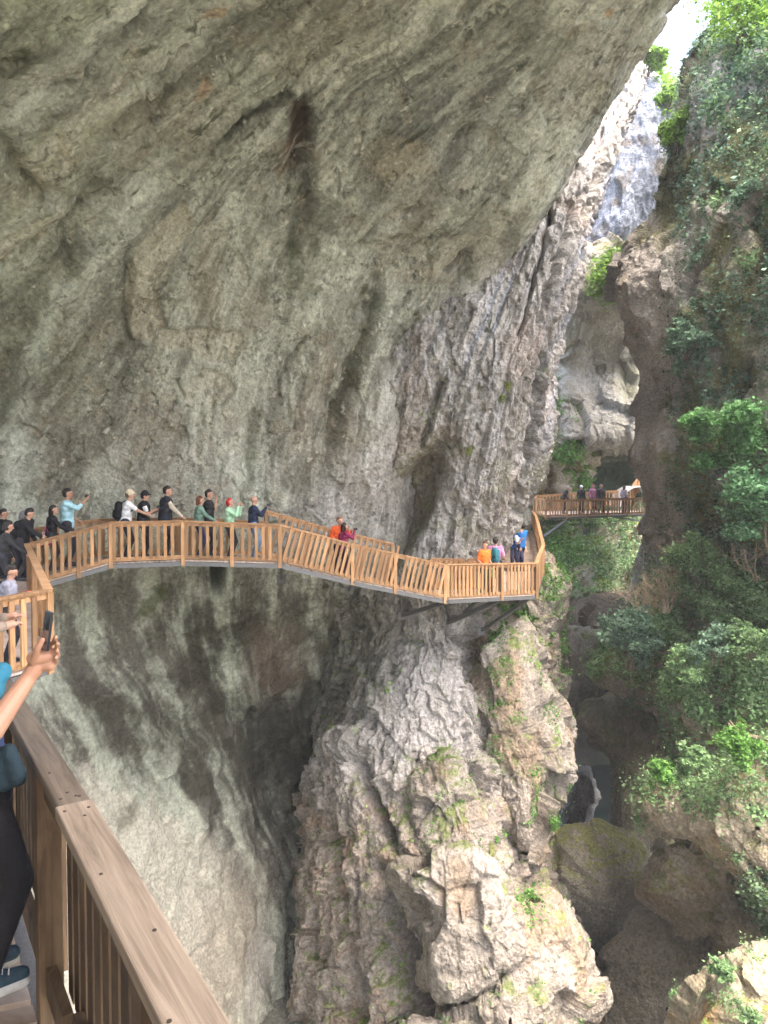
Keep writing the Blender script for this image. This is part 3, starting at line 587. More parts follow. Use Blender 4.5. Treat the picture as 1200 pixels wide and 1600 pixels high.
# sunlit ledge and shaded hollow wall at the head of the gorge
D_rows = [(375, [(860, 50), (905, 45), (940, 44), (965, 45), (1000, 50), (1060, 55)]), (405, [(860, 49), (905, 44), (940, 43), (972, 44), (1010, 48), (1060, 53)]), (455, [(850, 48), (900, 43), (940, 42.3), (978, 43.5), (1015, 47), (1070, 52)]),
          (480, [(850, 50), (895, 45), (940, 45), (980, 46), (1020, 50), (1070, 55)]), (560, [(840, 53), (885, 50), (930, 51), (985, 51), (1030, 53), (1080, 56)]), (620, [(840, 51), (880, 48.5), (930, 50), (990, 49), (1030, 51), (1080, 55)]),
          (660, [(840, 51), (880, 48), (930, 48.5), (990, 48), (1030, 50), (1080, 54)]), (695, [(840, 52), (880, 48.5), (930, 48.5), (990, 49), (1030, 50), (1080, 54)]), (712, [(840, 57), (880, 55), (930, 56), (990, 57), (1030, 57), (1080, 60)]), (725, [(840, 66), (880, 68), (930, 70), (990, 70), (1030, 68), (1080, 66)]), (800, [(840, 70), (880, 73), (930, 74), (990, 74), (1030, 72), (1080, 70)]), (960, [(840, 70), (880, 72), (930, 72), (990, 72), (1030, 70), (1080, 70)])]
def D_disp(g, px, py, n): return rockdisp(.8, .15, .35, .5, .16, 1.6, .25, .3, seed=41)(g, px, py, n) - .9*ell(px, py, 985, 600, 22, 36, 0, .9)
def D_col(g, px, py, n, h):
    c = SHADE(g, px, py, n, h); m = sstep(700, 725, py)[..., None]; c = c*(1-m)+m*np.array((.07, .10, .06))
    m = ell(px, py, 985, 600, 26, 40, 0, .8, .4, g)[..., None]*.6; c = c*(1-m)+m*np.array((.10, .11, .06))
    x, y, z = g[..., 0], g[..., 1], g[..., 2]; m = (sstep(470, 440, py)*sstep(-.1, .3, fbm(x*.6, y*.6, z*.6, 3, seed=9)))[..., None]*.8
    return c*(1-m)+m*np.array((.34, .33, .17))
net('gorge_head_wall', 'D', [[(x, py, d) for x, d in r] for py, r in D_rows], 460, 220, D_disp, D_col, ROCK, kind='structure')

# right hand cliff
F_rows = [(78, [(1130, 56), (1110, 50), (1115, 46), (1150, 44), (1220, 42), (1290, 38), (1520, 34)]), (80, [(1125, 44), (1108, 37), (1112, 33), (1140, 30.5), (1190, 29), (1260, 27), (1500, 22)]), (125, [(1112, 44), (1082, 36), (1086, 32), (1110, 29), (1180, 27.5), (1260, 25.5), (1500, 20)]), (195, [(1090, 44), (1070, 36), (1074, 32), (1105, 28.5), (1180, 27), (1260, 25), (1500, 19.5)]),
          (290, [(1070, 44), (1034, 36), (1038, 33), (1090, 29), (1170, 27), (1260, 24.5), (1500, 19)]), (330, [(1060, 44), (1030, 37), (1036, 33), (1085, 29), (1170, 26.5), (1260, 24), (1500, 19)]), (380, [(1050, 44), (985, 36), (992, 32), (1070, 29), (1160, 26.5), (1260, 24), (1500, 18.5)]), (455, [(1040, 44), (968, 35), (976, 31.5), (1060, 28.5), (1160, 26), (1260, 23.5), (1500, 18)]),
          (530, [(1050, 44), (984, 35), (992, 32), (1070, 29), (1160, 26), (1260, 23.5), (1500, 18)]), (600, [(1060, 44), (1008, 36), (1014, 33), (1080, 29.5), (1160, 26.5), (1260, 23.5), (1500, 18)]), (660, [(1060, 44), (1000, 36), (1004, 33), (1075, 29.5), (1160, 26.5), (1260, 23.5), (1500, 18)]),
          (720, [(1060, 44), (992, 36), (998, 33), (1070, 29.5), (1160, 26.5), (1260, 23.5), (1500, 18)]), (790, [(1060, 44), (1012, 37), (1018, 34), (1080, 30.5), (1160, 27), (1260, 24), (1500, 18)]), (880, [(1060, 46), (1000, 40), (1008, 37), (1080, 33), (1160, 29), (1260, 25), (1500, 18.5)]), (980, [(1040, 48), (985, 42), (1000, 38), (1080, 34), (1160, 30), (1260, 26), (1500, 19)]), (1150, [(1040, 48), (985, 42), (1000, 38), (1080, 34), (1160, 30), (1260, 26), (1500, 19)])]
def F_disp(g, px, py, n):
    x, y, z = g[..., 0], g[..., 1], g[..., 2]
    return rockdisp(.9, .22, .28, .7, .08, 3., .22, .55, 60, .1)(g, px, py, n) + .35*ridge(x*.5, y*.5, z*.2, 3, seed=88)*sstep(1000, 1060, px)
def F_col(g, px, py, n, h):
    x, y, z = g[..., 0], g[..., 1], g[..., 2]
    c = rockcol((.28, .25, .22), (.56, .52, .47), (.34, .29, .23), seed=370)(g, px, py, n, h)
    m = sstep(-.08, .2, fbm(x*.35, y*.35, z*.22, 4, .6, seed=371)+.25*sstep(1040, 1110, px)-.08)
    m = np.maximum(m*sstep(1000, 1050, px), ell(px, py, 1060, 300, 45, 100, 10, .5, .6, g)); m = np.maximum(m, ell(px, py, 1070, 500, 22, 60, 30, .5, .6, g)); m = np.maximum(m, ell(px, py, 1010, 370, 20, 30, 40, .5, .6, g)*.9)
    m = m*(1-.9*ell(px, py, 1030, 460, 55, 55, 0, .4, .4, g))*(1-.8*ell(px, py, 1130, 150, 50, 60, 0, .5, .5, g))
    mc = mix((.09, .09, .035), (.22, .22, .08), np.clip(.5+1.1*fbm(x*1.2, y*1.2, z*1.2, 4, .65, seed=373), 0, 1))
    return c*(1-m[..., None]*.9)+mc*m[..., None]*.9
net('right_cliff', 'F', [[(x, py, d) for x, d in r] for py, r in F_rows], 800, 340, F_disp, F_col, MOSSY, kind='structure')

# ------------------------------------------------------------------ gorge floor, back of the gorge
RD = rockdisp
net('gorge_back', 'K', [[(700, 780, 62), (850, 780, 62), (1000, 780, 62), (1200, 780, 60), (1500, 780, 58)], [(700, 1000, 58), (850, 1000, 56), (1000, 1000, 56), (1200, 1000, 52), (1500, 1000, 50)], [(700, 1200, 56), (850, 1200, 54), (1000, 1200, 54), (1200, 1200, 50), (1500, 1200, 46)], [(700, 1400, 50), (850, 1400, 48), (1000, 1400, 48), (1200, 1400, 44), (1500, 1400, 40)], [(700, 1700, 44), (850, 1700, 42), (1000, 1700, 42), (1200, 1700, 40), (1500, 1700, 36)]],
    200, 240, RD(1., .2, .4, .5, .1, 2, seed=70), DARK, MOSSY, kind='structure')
mw, ntw, bw = new_mat('gorge_water'); bw.inputs['Specular IOR Level'].default_value = .2; bw.inputs['Base Color'].default_value = (.002, .007, .006, 1); bw.inputs['Roughness'].default_value = .12
nw = ntw.nodes.new('ShaderNodeTexNoise'); nw.inputs['Scale'].default_value = 1.5; nw.inputs['Detail'].default_value = 5; bpw = ntw.nodes.new('ShaderNodeBump'); bpw.inputs['Strength'].default_value = .4; bpw.inputs['Distance'].default_value = .1; ntw.links.new(nw.outputs[0], bpw.inputs['Height']); ntw.links.new(bpw.outputs[0], bw.inputs['Normal'])
ga, gb = np.meshgrid(np.linspace(-90, 110, 200), np.linspace(-90, 140, 200)); gz = 0*ga+(CAMZ-20.5)
link('water', mesh_np('water', np.stack([ga, gb, gz], -1), grid_faces(200, 200), mw), kind='structure')
cdist = seg_dist(ga, gb, [(6, 10), (7.5, 27), (12, 40), (15.5, 48), (18, 60)]); gz2 = CAMZ-18.8+1.5*fbm(ga*.15, gb*.15, 0*ga, 4, seed=3) - 4.5*np.exp(-(cdist/3.2)**2)
gcol = mix((.10, .10, .08), (.25, .25, .21), np.clip(.5+fbm(ga*.3, gb*.3, 0*ga, 4), 0, 1))
link('ground', mesh_np('ground', np.stack([ga, gb, gz2], -1), grid_faces(200, 200), ROCKR, gcol), kind='structure')

# ------------------------------------------------------------------ spurs, ledges and boulders
def spur(name, key, outline, d0, tf, tb, disp, color, mat, gx=0., gy=0., **t): return blob(name, key, outline, d0, tf, tb, disp, color, mat, gx, gy, kind='structure', **t)
spur('rock_spur', 'G1', [(735, 925), (790, 945), (815, 985), (850, 1060), (880, 1110), (889, 1160), (886, 1215), (862, 1265), (848, 1300), (836, 1390), (805, 1385), (770, 1320), (740, 1240), (730, 1100), (728, 1000)], 26.2, 2.2, 4, RD(.5, .4, .22, 1.1, .06, 5, .22, .8, 11, -.3), PINK, ROCKR, gy=-.006)
spur('rock_ridge', 'G4', [(700, 1180), (745, 1225), (765, 1290), (800, 1390), (850, 1430), (840, 1560), (700, 1500), (640, 1380), (640, 1280), (660, 1215)], 22.9, 1.2, 4, RD(.4, .5, .2, 1.3, .05, 5, .25, .9, 12, .4), PINK, ROCKR, gy=-.005)
spur('rock_block', 'G2', [(612, 1358), (640, 1345), (705, 1335), (772, 1338), (800, 1385), (826, 1440), (832, 1500), (818, 1530), (770, 1538), (735, 1552), (695, 1545), (676, 1512), (668, 1450), (655, 1412), (622, 1390)], 20.3, 1.1, 3.5, RD(.25, .5, .12, 1.6, .04, 6, .2, 1.5, 13, .1), PINK, ROCKR, power=.3)
spur('rock_foot', 'G3', [(800, 1425), (850, 1408), (885, 1440), (908, 1480), (926, 1548), (915, 1600), (930, 1850), (560, 1900), (560, 1640), (640, 1590), (760, 1560)], 20.8, 1.6, 4, RD(.4, .5, .2, 1.3, .05, 5, .22, 1.1, 14, .5), PINK, ROCKR, gy=-.004)
spur('rock_slope', 'E0', [(800, 905), (835, 878), (860, 868), (888, 905), (880, 950), (872, 990), (874, 1060), (880, 1130), (850, 1150), (800, 1050), (780, 960)], 33, 2, 4, RD(.6, .3, .25, .9, .06, 4, .2, .7, 15, .3), PINK, ROCKR)
spur('mossy_slope', 'E1', [(845, 585), (872, 598), (900, 640), (922, 690), (920, 735), (898, 760), (900, 800), (800, 820), (800, 700), (820, 600)], 51, 3, 5, RD(1., .25, .4, .7, .1, 3, .4, .5, 16, .3), rockcol((.28, .25, .18), (.52, .47, .38), (.22, .17, .10), moss=1., mosscol=(.12, .16, .03), seed=420, up=.2, mth=.0), ROCKR)
spur('mossy_slope', 'E2', [(830, 800), (900, 790), (1010, 800), (1012, 880), (990, 895), (962, 905), (955, 965), (925, 985), (880, 968), (860, 900), (835, 860)], 54, 4.5, 5, RD(1., .3, .5, .7, .1, 3, .4, .6, 17, .2), rockcol((.22, .20, .14), (.48, .44, .34), (.22, .17, .10), moss=1., mosscol=(.10, .14, .03), seed=430, up=.2, mth=-.02), MOSSY, gy=-.02)
spur('rock_mass', 'E4', [(872, 955), (900, 935), (960, 930), (1100, 900), (1300, 900), (1300, 1080), (1100, 1060), (1000, 1030), (940, 1000), (885, 985)], 50, 8, 13, RD(.6, .3, .3, .8, .06, 4, .15, .7, 39), rockcol((.06, .05, .035), (.16, .13, .09), seed=455), MOSSY)  # dark rock ceiling added to keep sky light out of the slot
spur('rock_mass', 'E3', [(868, 985), (905, 978), (950, 985), (948, 1040), (930, 1085), (902, 1095), (905, 1120), (885, 1130), (870, 1080), (862, 1020)], 41, 2, 3, RD(.5, .3, .25, .9, .06, 4, .1, .7, 18), GREYB, ROCKR)
spur('right_slope', 'H1', [(925, 1062), (945, 1015), (985, 965), (1030, 900), (1100, 860), (1200, 850), (1500, 850), (1500, 1300), (1200, 1300), (1060, 1200), (1035, 1120), (985, 1085)], 32, 4.5, 4, RD(.8, .3, .3, .8, .08, 4, .2, .7, 19), MOSS, MOSSY, gx=-.012)
spur('rock_arch', 'H1b', [(900, 1118), (912, 1092), (950, 1085), (1010, 1075), (1060, 1090), (1065, 1200), (1050, 1330), (1000, 1345), (968, 1330), (962, 1270), (960, 1200), (945, 1165), (915, 1150)], 37, 2.5, 3, RD(.6, .35, .25, .9, .07, 4, .15, .8, 20), rockcol((.14, .12, .085), (.42, .35, .25), (.20, .17, .10), moss=.4, seed=440), MOSSY)
spur('ivy_ledge', 'H2', [(1038, 1100), (1050, 1055), (1100, 1030), (1160, 1015), (1250, 1000), (1500, 1000), (1500, 1260), (1200, 1240), (1120, 1225), (1075, 1205), (1050, 1160)], 25.5, 3, 4, RD(.5, .4, .25, 1., .06, 5, .15, .9, 21), MOSS, MOSSY, gx=-.01)
spur('overhanging_ledge', 'H3', [(1008, 1258), (1030, 1222), (1090, 1195), (1170, 1165), (1260, 1150), (1500, 1140), (1500, 1520), (1230, 1480), (1180, 1400), (1130, 1350), (1075, 1310), (1022, 1290)], 22.5, 2.6, 4, RD(.5, .4, .28, 1., .07, 5, .2, 1., 22), TAN, MOSSY, gx=-.008)
spur('tan_ledge', 'H4', [(998, 1392), (1030, 1340), (1080, 1305), (1150, 1320), (1240, 1380), (1300, 1560), (1180, 1560), (1120, 1460), (1050, 1440)], 25.5, 2, 4, RD(.5, .4, .25, 1., .06, 5, .2, 1., 23, .4), TAN, ROCKR)
spur('shaded_wall', 'H5', [(992, 1420), (1060, 1400), (1180, 1430), (1260, 1850), (930, 1850), (925, 1580), (945, 1500)], 28.5, 1.8, 4, RD(.6, .35, .25, .9, .06, 4, .1, .8, 24), rockcol((.18, .155, .11), (.38, .33, .25), (.26, .22, .15), seed=450), MOSSY)
spur('mossy_ledge', 'H6', [(1055, 1600), (1075, 1545), (1120, 1505), (1170, 1482), (1300, 1470), (1500, 1460), (1500, 1900), (1100, 1900), (1060, 1700)], 17, 1.6, 4, RD(.35, .5, .15, 1.4, .04, 6, .12, 1.2, 25), rockcol((.22, .19, .125), (.40, .35, .26), (.29, .18, .08), moss=.95, mosscol=(.14, .19, .035), seed=460, up=.5, mth=.2), ROCKR)
for nm, key, ol, d0, tf, sd, lab, colf in [
    ('boulder', 'I1', [(848, 1345), (860, 1310), (885, 1292), (935, 1283), (985, 1300), (1015, 1335), (1024, 1372), (1008, 1405), (985, 1425), (968, 1470), (940, 1480), (905, 1450), (870, 1425), (850, 1385)], 32, 2.6, 26, 'large rounded mossy boulder wedged in the bottom of the gorge', rockcol((.36, .32, .24), (.60, .54, .43), (.42, .36, .26), moss=.8, mosscol=(.28, .30, .10), seed=470, up=.2, mth=.08)),
    ('boulder', 'I2', [(930, 1530), (948, 1488), (975, 1468), (1005, 1478), (1012, 1530), (1000, 1640), (950, 1700), (925, 1640)], 30, 1.6, 27, 'narrow tan rock standing below the large mossy boulder', rockcol((.20, .16, .10), (.44, .37, .26), (.30, .22, .12), moss=.6, seed=480, mth=.1)),
    ('boulder', 'I3', [(876, 1300), (882, 1230), (900, 1195), (922, 1200), (930, 1250), (922, 1310)], 42, 1.5, 28, 'grey upright rock in the dark slot above the water', rockcol((.12, .115, .11), (.26, .25, .24), seed=490))]:
    blob(nm, key, ol, d0, tf, tf*1.3, RD(.45, .4, .2, 1., .05, 5, .12, 1., sd), colf, MOSSY, label=lab, cat='boulder')

#@@OBJECTS@@
# ------------------------------------------------------------------ the boardwalks
RH = 1.0                                     # rail height
def W3(px, py, d): return Vector(P(px, py, d).tolist())
NEARDIR = Vector((-.549, .836, 0))
nA = Vector((.585, 0, CAMZ-1.1)) - NEARDIR*1.2       # cap centre line of the near rail, behind the camera
caps = [W3(-64, 946, 8.6), W3(75, 920, 9.9), W3(42, 849, 17), W3(172, 815, 18), W3(285, 813, 18.7), W3(437, 819, 19.3), W3(550, 849, 20.2), W3(695, 881, 21.2), W3(838, 879, 23.2), W3(849, 851, 27), W3(838, 807, 33), W3(832, 798, 38)]
near_end = caps[0].copy(); tt = (near_end.y-nA.y)/NEARDIR.y
near_end = nA + NEARDIR*tt; near_end.z = caps[0].z; caps[0] = near_end
out = [Vector(c) for c in [nA]+caps]
for i, c in enumerate(out): out[i] = c - Vector((0, 0, RH))      # outer deck edge
out[0].z = CAMZ-2.1
def offset(pts, w_):
    res = []
    for i, p in enumerate(pts):
        ds = []
        if i > 0: ds.append((pts[i]-pts[i-1]).xy.normalized())
        if i < len(pts)-1: ds.append((pts[i+1]-pts[i]).xy.normalized())
        d = (ds[0]+ds[-1]); d.normalize(); n = Vector((-d.y, d.x)); k = max(.55, n.dot(Vector((-ds[0].y, ds[0].x))))
        res.append(Vector((p.x+n.x*w_/k, p.y+n.y*w_/k, p.z)))
    return res
WD = 1.9
inn = offset(out, WD)
def on_deck(px, w_, lo=1, hi=None):           # the place on the deck, w_ in from the outer edge, that lies in column px
    best = None
    for i in range(lo, (hi or len(out)-1)):
        for k in range(101):
            t = k/100; a = out[i].lerp(out[i+1], t); b = inn[i].lerp(inn[i+1], t); p = a.lerp(b, w_/WD)
            q = proj(np.array(p))[0]
            if best is None or abs(q-px) < best[0]: best = (abs(q-px), p)
    return best[1]
def make_rail(a, b, name, label, group, posts=(0., 1.), ends=(True, True), pitch=.2, h=RH, capw=.13, mats=(WOODV, WOODH, WOODH), near=False, lean=True):
    """a, b: deck edge ends; the rail's cap runs at height h"""
    a, b = Vector(a), Vector(b); d = b-a; L = d.length; dn = d.normalized(); flat = Vector((dn.x, dn.y, 0)).normalized()
    rz = math.atan2(-flat.x, flat.y); t = empty(name, a, label, 'railing', group)
    side = Vector((flat.y, -flat.x, 0)); up = side.cross(dn).normalized()
    if up.z < 0: up = -up
    z = Vector((0, 0, 0)); Z = Vector((0, 0, 1))
    m = MB(); m.beam(z+Z*h-Z*.02, d+Z*h-Z*.02, capw, .04); m.build('top_rail', mats[2], t, bevel=.004 if near else 0)
    m = MB(); m.beam(z+Z*(h-.085)+side*.0, d+Z*(h-.085)+side*.0, .045, .09); m.build('upper_board', mats[1], t)
    m = MB(); m.beam(z+Z*.07, d+Z*.07, .045, .10); m.build('bottom_rail', mats[1], t)
    for f in posts:
        p = d*f; m = MB(); m.box((0, 0, (h-.04)/2-.07), (.095, .095, h-.04+.14)); o = m.build('post', mats[0], t, bevel=.004 if near else 0); o.location = p + side*.0; o.rotation_euler = (0, 0, rz)
    m = MB(); hh = h-.13; m.box((0, 0, hh/2), (.028, .080, hh)); bm = m.mesh('baluster', mats[0])
    n = max(2, int(L/pitch)); R = Matrix((side, flat if abs(dn.z) < .02 or not lean else dn, up if lean else Z)).transposed().to_euler()
    for k in range(n):
        f = (k+.5)/n
        if any(abs(f-q)*L < .10 for q in posts): continue
        o = link('baluster', bm, t); o.location = d*f + up*.06 + side*.037; o.rotation_euler = R
    return t
G1n = 'railings along the outer edge of the long boardwalk'
def deck(a0, a1, b0, b1, name, label, mat=DECKW, pw=.14, gap=.012, edge=0., beams=True):
    """planks laid across between outer edge a0-a1 and inner edge b0-b1"""
    t = empty(name, a0, label, 'boardwalk', 'wooden boardwalk sections round the rock wall')
    o0 = Vector(a0); m = MB(); L = (a1-a0).length; n = max(2, int(L/pw))
    for k in range(n):
        f0, f1 = (k+gap/pw/2)/n, (k+1-gap/pw/2)/n
        A, A2, B, B2 = a0.lerp(a1, f0), a0.lerp(a1, f1), b0.lerp(b1, f0), b0.lerp(b1, f1)
        A = A.lerp(B, edge/WD); A2 = A2.lerp(B2, edge/WD)
        zt = Vector((0, 0, -.035)); dz = random.uniform(0, .004)
        vs = [v-o0+Vector((0, 0, -dz)) for v in (A, A2, B2, B)]; vs += [v+zt for v in vs]
        m.add(vs, [(0,1,2,3), (7,6,5,4), (0,4,5,1), (1,5,6,2), (2,6,7,3), (3,7,4,0)])
    m.build('deck_planks', mat, t)
    dz = Vector((0, 0, -.10))
    if beams:
        for f in (.01, .5, .93):
            m = MB(); m.beam(a0.lerp(b0, f)-o0+dz, a1.lerp(b1, f)-o0+dz, .08, .10); m.build('steel_beam', STEEL, t)
    return t
secname = ['near camera', 'jog', 'shaded run', 'rising run', 'left middle run', 'middle run', 'stepped run', 'lower ramp', 'corner', 'turning', 'rear', 'hidden']
dlab = {0: 'wooden boardwalk of spaced pale planks beside the weathered rail in the foreground', 1: 'short wooden platform behind the boxed railing corner at far left', 2: 'shaded wooden boardwalk leading away beside the brown rail at far left', 3: 'rising boardwalk section under the woman in black and the man in pale blue',
        4: 'boardwalk section under the visitor in the cream cap', 5: 'level boardwalk section under the red haired visitor and the man in navy', 6: 'sloping boardwalk section where the visitor in the orange jacket stands', 7: 'lowest stepped boardwalk ramp in front of the rock pillar', 8: 'cantilevered boardwalk corner under the orange shirt and pink shirt visitors',
        9: 'boardwalk section under the man in the bright blue jacket beside the pillar', 10: 'boardwalk climbing away behind the pillar edge', 11: 'last boardwalk piece behind the pillar before the far bridge'}
rlab = {1: 'short wooden railing with a boxed corner, facing the camera at far left', 2: 'dark brown railing running away from the boxed corner at far left', 3: 'wooden railing rising to the right below the woman in black', 4: 'wooden railing in front of the visitor in the cream cap', 5: 'wooden railing in front of the red haired visitor and the man in navy',
        6: 'wooden railing sloping down in front of the visitor in the orange jacket', 7: 'lower part of the sloping wooden railing before the rock pillar', 8: 'wooden railing of the cantilevered corner below the orange and pink shirts', 9: 'short wooden railing turning back beside the man in bright blue', 10: 'curving wooden railing that climbs behind the rock pillar', 11: 'last wooden railing piece seen just left of the far bridge'}
rposts = {1: (1.,), 2: (.25, .5, .75), 3: (.02, .6, 1.), 4: (1.,), 5: (.5, 1.), 6: (1.,), 7: (.45, 1.), 8: (.6, 1.), 9: (1.,), 10: (.33, .66, 1.), 11: (1.,)}
for i in range(len(out)-1):
    a0, a1, b0, b1 = out[i], out[i+1], inn[i], inn[i+1]
    if i == 0: deck(a0+Vector((0,0,0)), a1, b0, b1, 'boardwalk', dlab[0], DECKW, .17, .045, .05)
    elif i == 6 or i == 7: deck(a0, a1, b0, b1, 'boardwalk', dlab[i], DECKW, .30, .02)
    else: deck(a0, a1, b0, b1, 'boardwalk', dlab[i])
    if i == 0: continue
    make_rail(a0, a1, 'railing', rlab[i], G1n, rposts[i], capw=.12, pitch=.145 if i >= 6 else .17, lean=i in (6, 7, 10))
# inner railings against the rock
G2n = 'railings along the inner, rock side edge of the boardwalk'
ip = inn
for a, b, lab in [(ip[3].lerp(ip[4], .0), ip[4], 'shaded inner railing behind the woman in black'), (ip[4], ip[5], 'shaded inner railing behind the visitor in the black vest'), (ip[5], ip[6], 'shaded inner railing behind the man in navy'),
                  (ip[6], ip[7], 'inner railing sloping down behind the visitor in the orange jacket'), (ip[7], ip[7].lerp(ip[8], .75), 'end piece of the inner sloping railing beside the hollow in the rock'), (ip[8].lerp(ip[9], .25), ip[9], 'inner railing behind the orange and pink shirts')]:
    make_rail(a+Vector((0, 0, .0)), b, 'railing', lab, G2n, (0., 1.), pitch=.2, capw=.10, h=1.32 if 'slop' in lab else 1.0)
# near rail: two weathered caps, posts, boards
t = empty('railing', nA-Vector((0, 0, 1.0)), 'weathered wooden railing with broad nailed caps running through the foreground at lower left', 'railing', G1n)
o0 = nA-Vector((0, 0, 1.0)); side = Vector((NEARDIR.y, -NEARDIR.x, 0)); Z = Vector((0, 0, 1)); Rz = Matrix.Rotation(math.atan2(-NEARDIR.x, NEARDIR.y), 3, 'Z')
Ln = (out[1]-out[0]).xy.length
def npt(s, lat, z): return NEARDIR*s + side*lat + Z*z
rzn = math.atan2(-NEARDIR.x, NEARDIR.y)
def local_box(name, s0, s1, lat, zc, wd, th, mat, bevel=.004, dz=0.):
    m = MB(); m.box((0, 0, 0), (wd, s1-s0, th)); o = m.build(name, mat, t, bevel=bevel); o.location = npt((s0+s1)/2, lat, zc); o.rotation_euler = (0, 0, rzn); return o
seam = 1.2 + 3.03
slope = (out[1].z-out[0].z)/Ln
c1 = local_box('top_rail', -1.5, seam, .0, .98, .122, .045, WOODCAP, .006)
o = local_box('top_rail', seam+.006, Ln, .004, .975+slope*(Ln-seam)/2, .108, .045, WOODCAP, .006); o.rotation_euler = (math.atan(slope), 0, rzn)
local_box('upper_board', -1.5, 4.4, .035, .90, .04, .11, WOODSHADE); local_box('bottom_rail', -1.5, 4.4, .035, .08, .04, .12, WOODSHADE)
m = MB(); m.beam(npt(4.4, 0, .90), npt(Ln, 0, .90+slope*(Ln-seam)), .04, .11); m.build('upper_board', WOODSHADE, t); m = MB(); m.beam(npt(4.4, 0, .08), npt(Ln, 0, .08+slope*(Ln-seam)), .04, .12); m.build('bottom_rail', WOODSHADE, t)
for s_ in (-.6, .9, 1.75, 3.25, 4.8, 6.4, 8.0, Ln-.05):
    m = MB(); m.box((0, 0, .42), (.095, .095, 1.05)); o = m.build('post', WOODSHADE, t, bevel=.004); o.location = npt(s_, -.0, slope*max(0, s_-seam)); o.rotation_euler = (0, 0, rzn)
m = MB(); m.box((0, 0, .46), (.026, .09, .86)); bm = m.mesh('baluster', WOODSHADE)
s_ = -1.2
while s_ < Ln-.1:
    if all(abs(s_-q) > .1 for q in (-.6, .9, 1.75, 3.25, 4.8, 6.4, 8.0, Ln-.05)):
        o = link('baluster', bm, t); o.location = npt(s_, .072, slope*max(0, s_-seam)); o.rotation_euler = (0, 0, rzn)
    s_ += .125
NAIL = plain('rusty_nail', (.03, .022, .018), .6)
for s_, l_ in [(seam-.06, -.04), (seam-.07, .035), (seam-.13, .01), (seam+.07, -.03), (seam+.06, .03), (seam+.12, .0), (seam-.55, -.03), (seam-.9, .02), (2.75, .01), (2.2, -.03), (3.0, -.045), (2.05, .01), (4.3, .02), (4.6, -.02)]:
    z_ = 1.0035+max(0, s_-seam)*slope - (.005 if s_ > seam else 0); m = MB(); m.tube([(0, 0, -.004), (0, 0, .001)], .0055, 8); o = m.build('nail', NAIL, t); o.location = npt(s_, l_, z_)
m = MB()
for q in ([(-.03, .0), (-.01, .03), (.02, .03), (.03, .01)], [(.0, -.03), (.02, -.01), (.045, -.01)]):
    m.tube([npt(2.55+a, b+.01, 1.0028) for a, b in q], .0018, 5)
m.build('scratch', plain('dark_scratch', (.05, .04, .03), .8), t)

# steel struts beneath the corner
def strut(label, a, b, r=.06):
    a, b = Vector(a), Vector(b); t = empty('support_strut', a, label, 'strut', 'steel struts under the boardwalk')
    m = MB(); m.beam(Vector((0, 0, 0)), b-a, r*1.6, r*2); m.build('strut_beam', STEEL, t)
    m = MB(); m.box((0, 0, 0), (.26, .10, .26)); o = m.build('wall_plate', STEEL, t); o.location = b-a
    m = MB(); m.box((0, 0, 0), (.2, .2, .05)); o = m.build('clamp_plate', STEEL, t); o.location = (0, 0, .03)
    return t
strut('dark steel strut sloping in under the low end of the ramp', W3(697, 941, 21.3), W3(628, 962, 24.9)); strut('middle dark steel strut under the cantilevered corner', W3(783, 936, 22.6), W3(700, 973, 25.0), .07)
strut('thin dark steel strut under the outermost corner post', W3(832, 931, 23.3), W3(752, 986, 25.6), .05); strut('short steel strut under the start of the slope', W3(550, 911, 20.3), W3(545, 922, 23.2), .04)
strut('short steel bracket at the end of the level run', W3(440, 882, 19.4), W3(440, 905, 21.6), .035); strut('second steel strut inside the cantilevered corner', W3(750, 934, 23.2), W3(718, 965, 25.4), .05)

# far bridge
fa, fb, fc = W3(835, 777, 44), W3(853, 781, 43), W3(1012, 777, 45)
fz = Vector((0, 0, 1.0)); G3n = 'railings of the far bridge'
fa, fb, fc = fa-fz, fb-fz, fc-fz; fm = fb.lerp(fc, .80)
make_rail(fa, fb, 'railing', 'short left return railing of the far bridge', G3n, (0., 1.), pitch=.17, capw=.1)
make_rail(fb, fm, 'railing', 'long front railing of the far bridge below the distant visitors', G3n, (0., .25, .5, .75, 1.), pitch=.17, capw=.1)
make_rail(fm, fc, 'railing', 'right end railing of the far bridge entering the dark rock', G3n, (1.,), pitch=.17, capw=.1)
ra, rb, rc, rd = W3(838, 774, 47), W3(965, 766, 47.3), W3(984, 765, 47.5), W3(998, 744, 49)
make_rail(ra-fz, rb-fz, 'railing', 'rear railing of the far bridge behind the distant visitors', G3n, (0., .33, .66, 1.), pitch=.2, capw=.1)
make_rail(rc-fz, rd-fz, 'railing', 'steep railing rising at the right end of the far bridge', G3n, (0., 1.), pitch=.17, capw=.1)
def slab_deck(p0, p1, q0, q1, label): deck(p0, p1, q0, q1, 'boardwalk', label)
slab_deck(fb, fc, ra-fz, Vector((fc.x+.3, 48, ra.z-1)), 'far bridge deck of wooden planks crossing the gorge head')
strut('pale diagonal strut beneath the left end of the far bridge', fb+Vector((1.4, .6, -.2)), W3(850, 838, 47), .07); strut('thin upright strut under the left corner of the far bridge', fb+Vector((-.2, .5, -.2)), W3(845, 830, 45.5), .05)
strut('thin branching strut beneath the right part of the far bridge', fc+Vector((-1.9, .5, -.2)), W3(1004, 815, 46.5), .05); strut('upright steel leg under the middle of the far bridge', fb.lerp(fc, .35)+Vector((0, .6, -.2)), W3(914, 832, 46), .04)
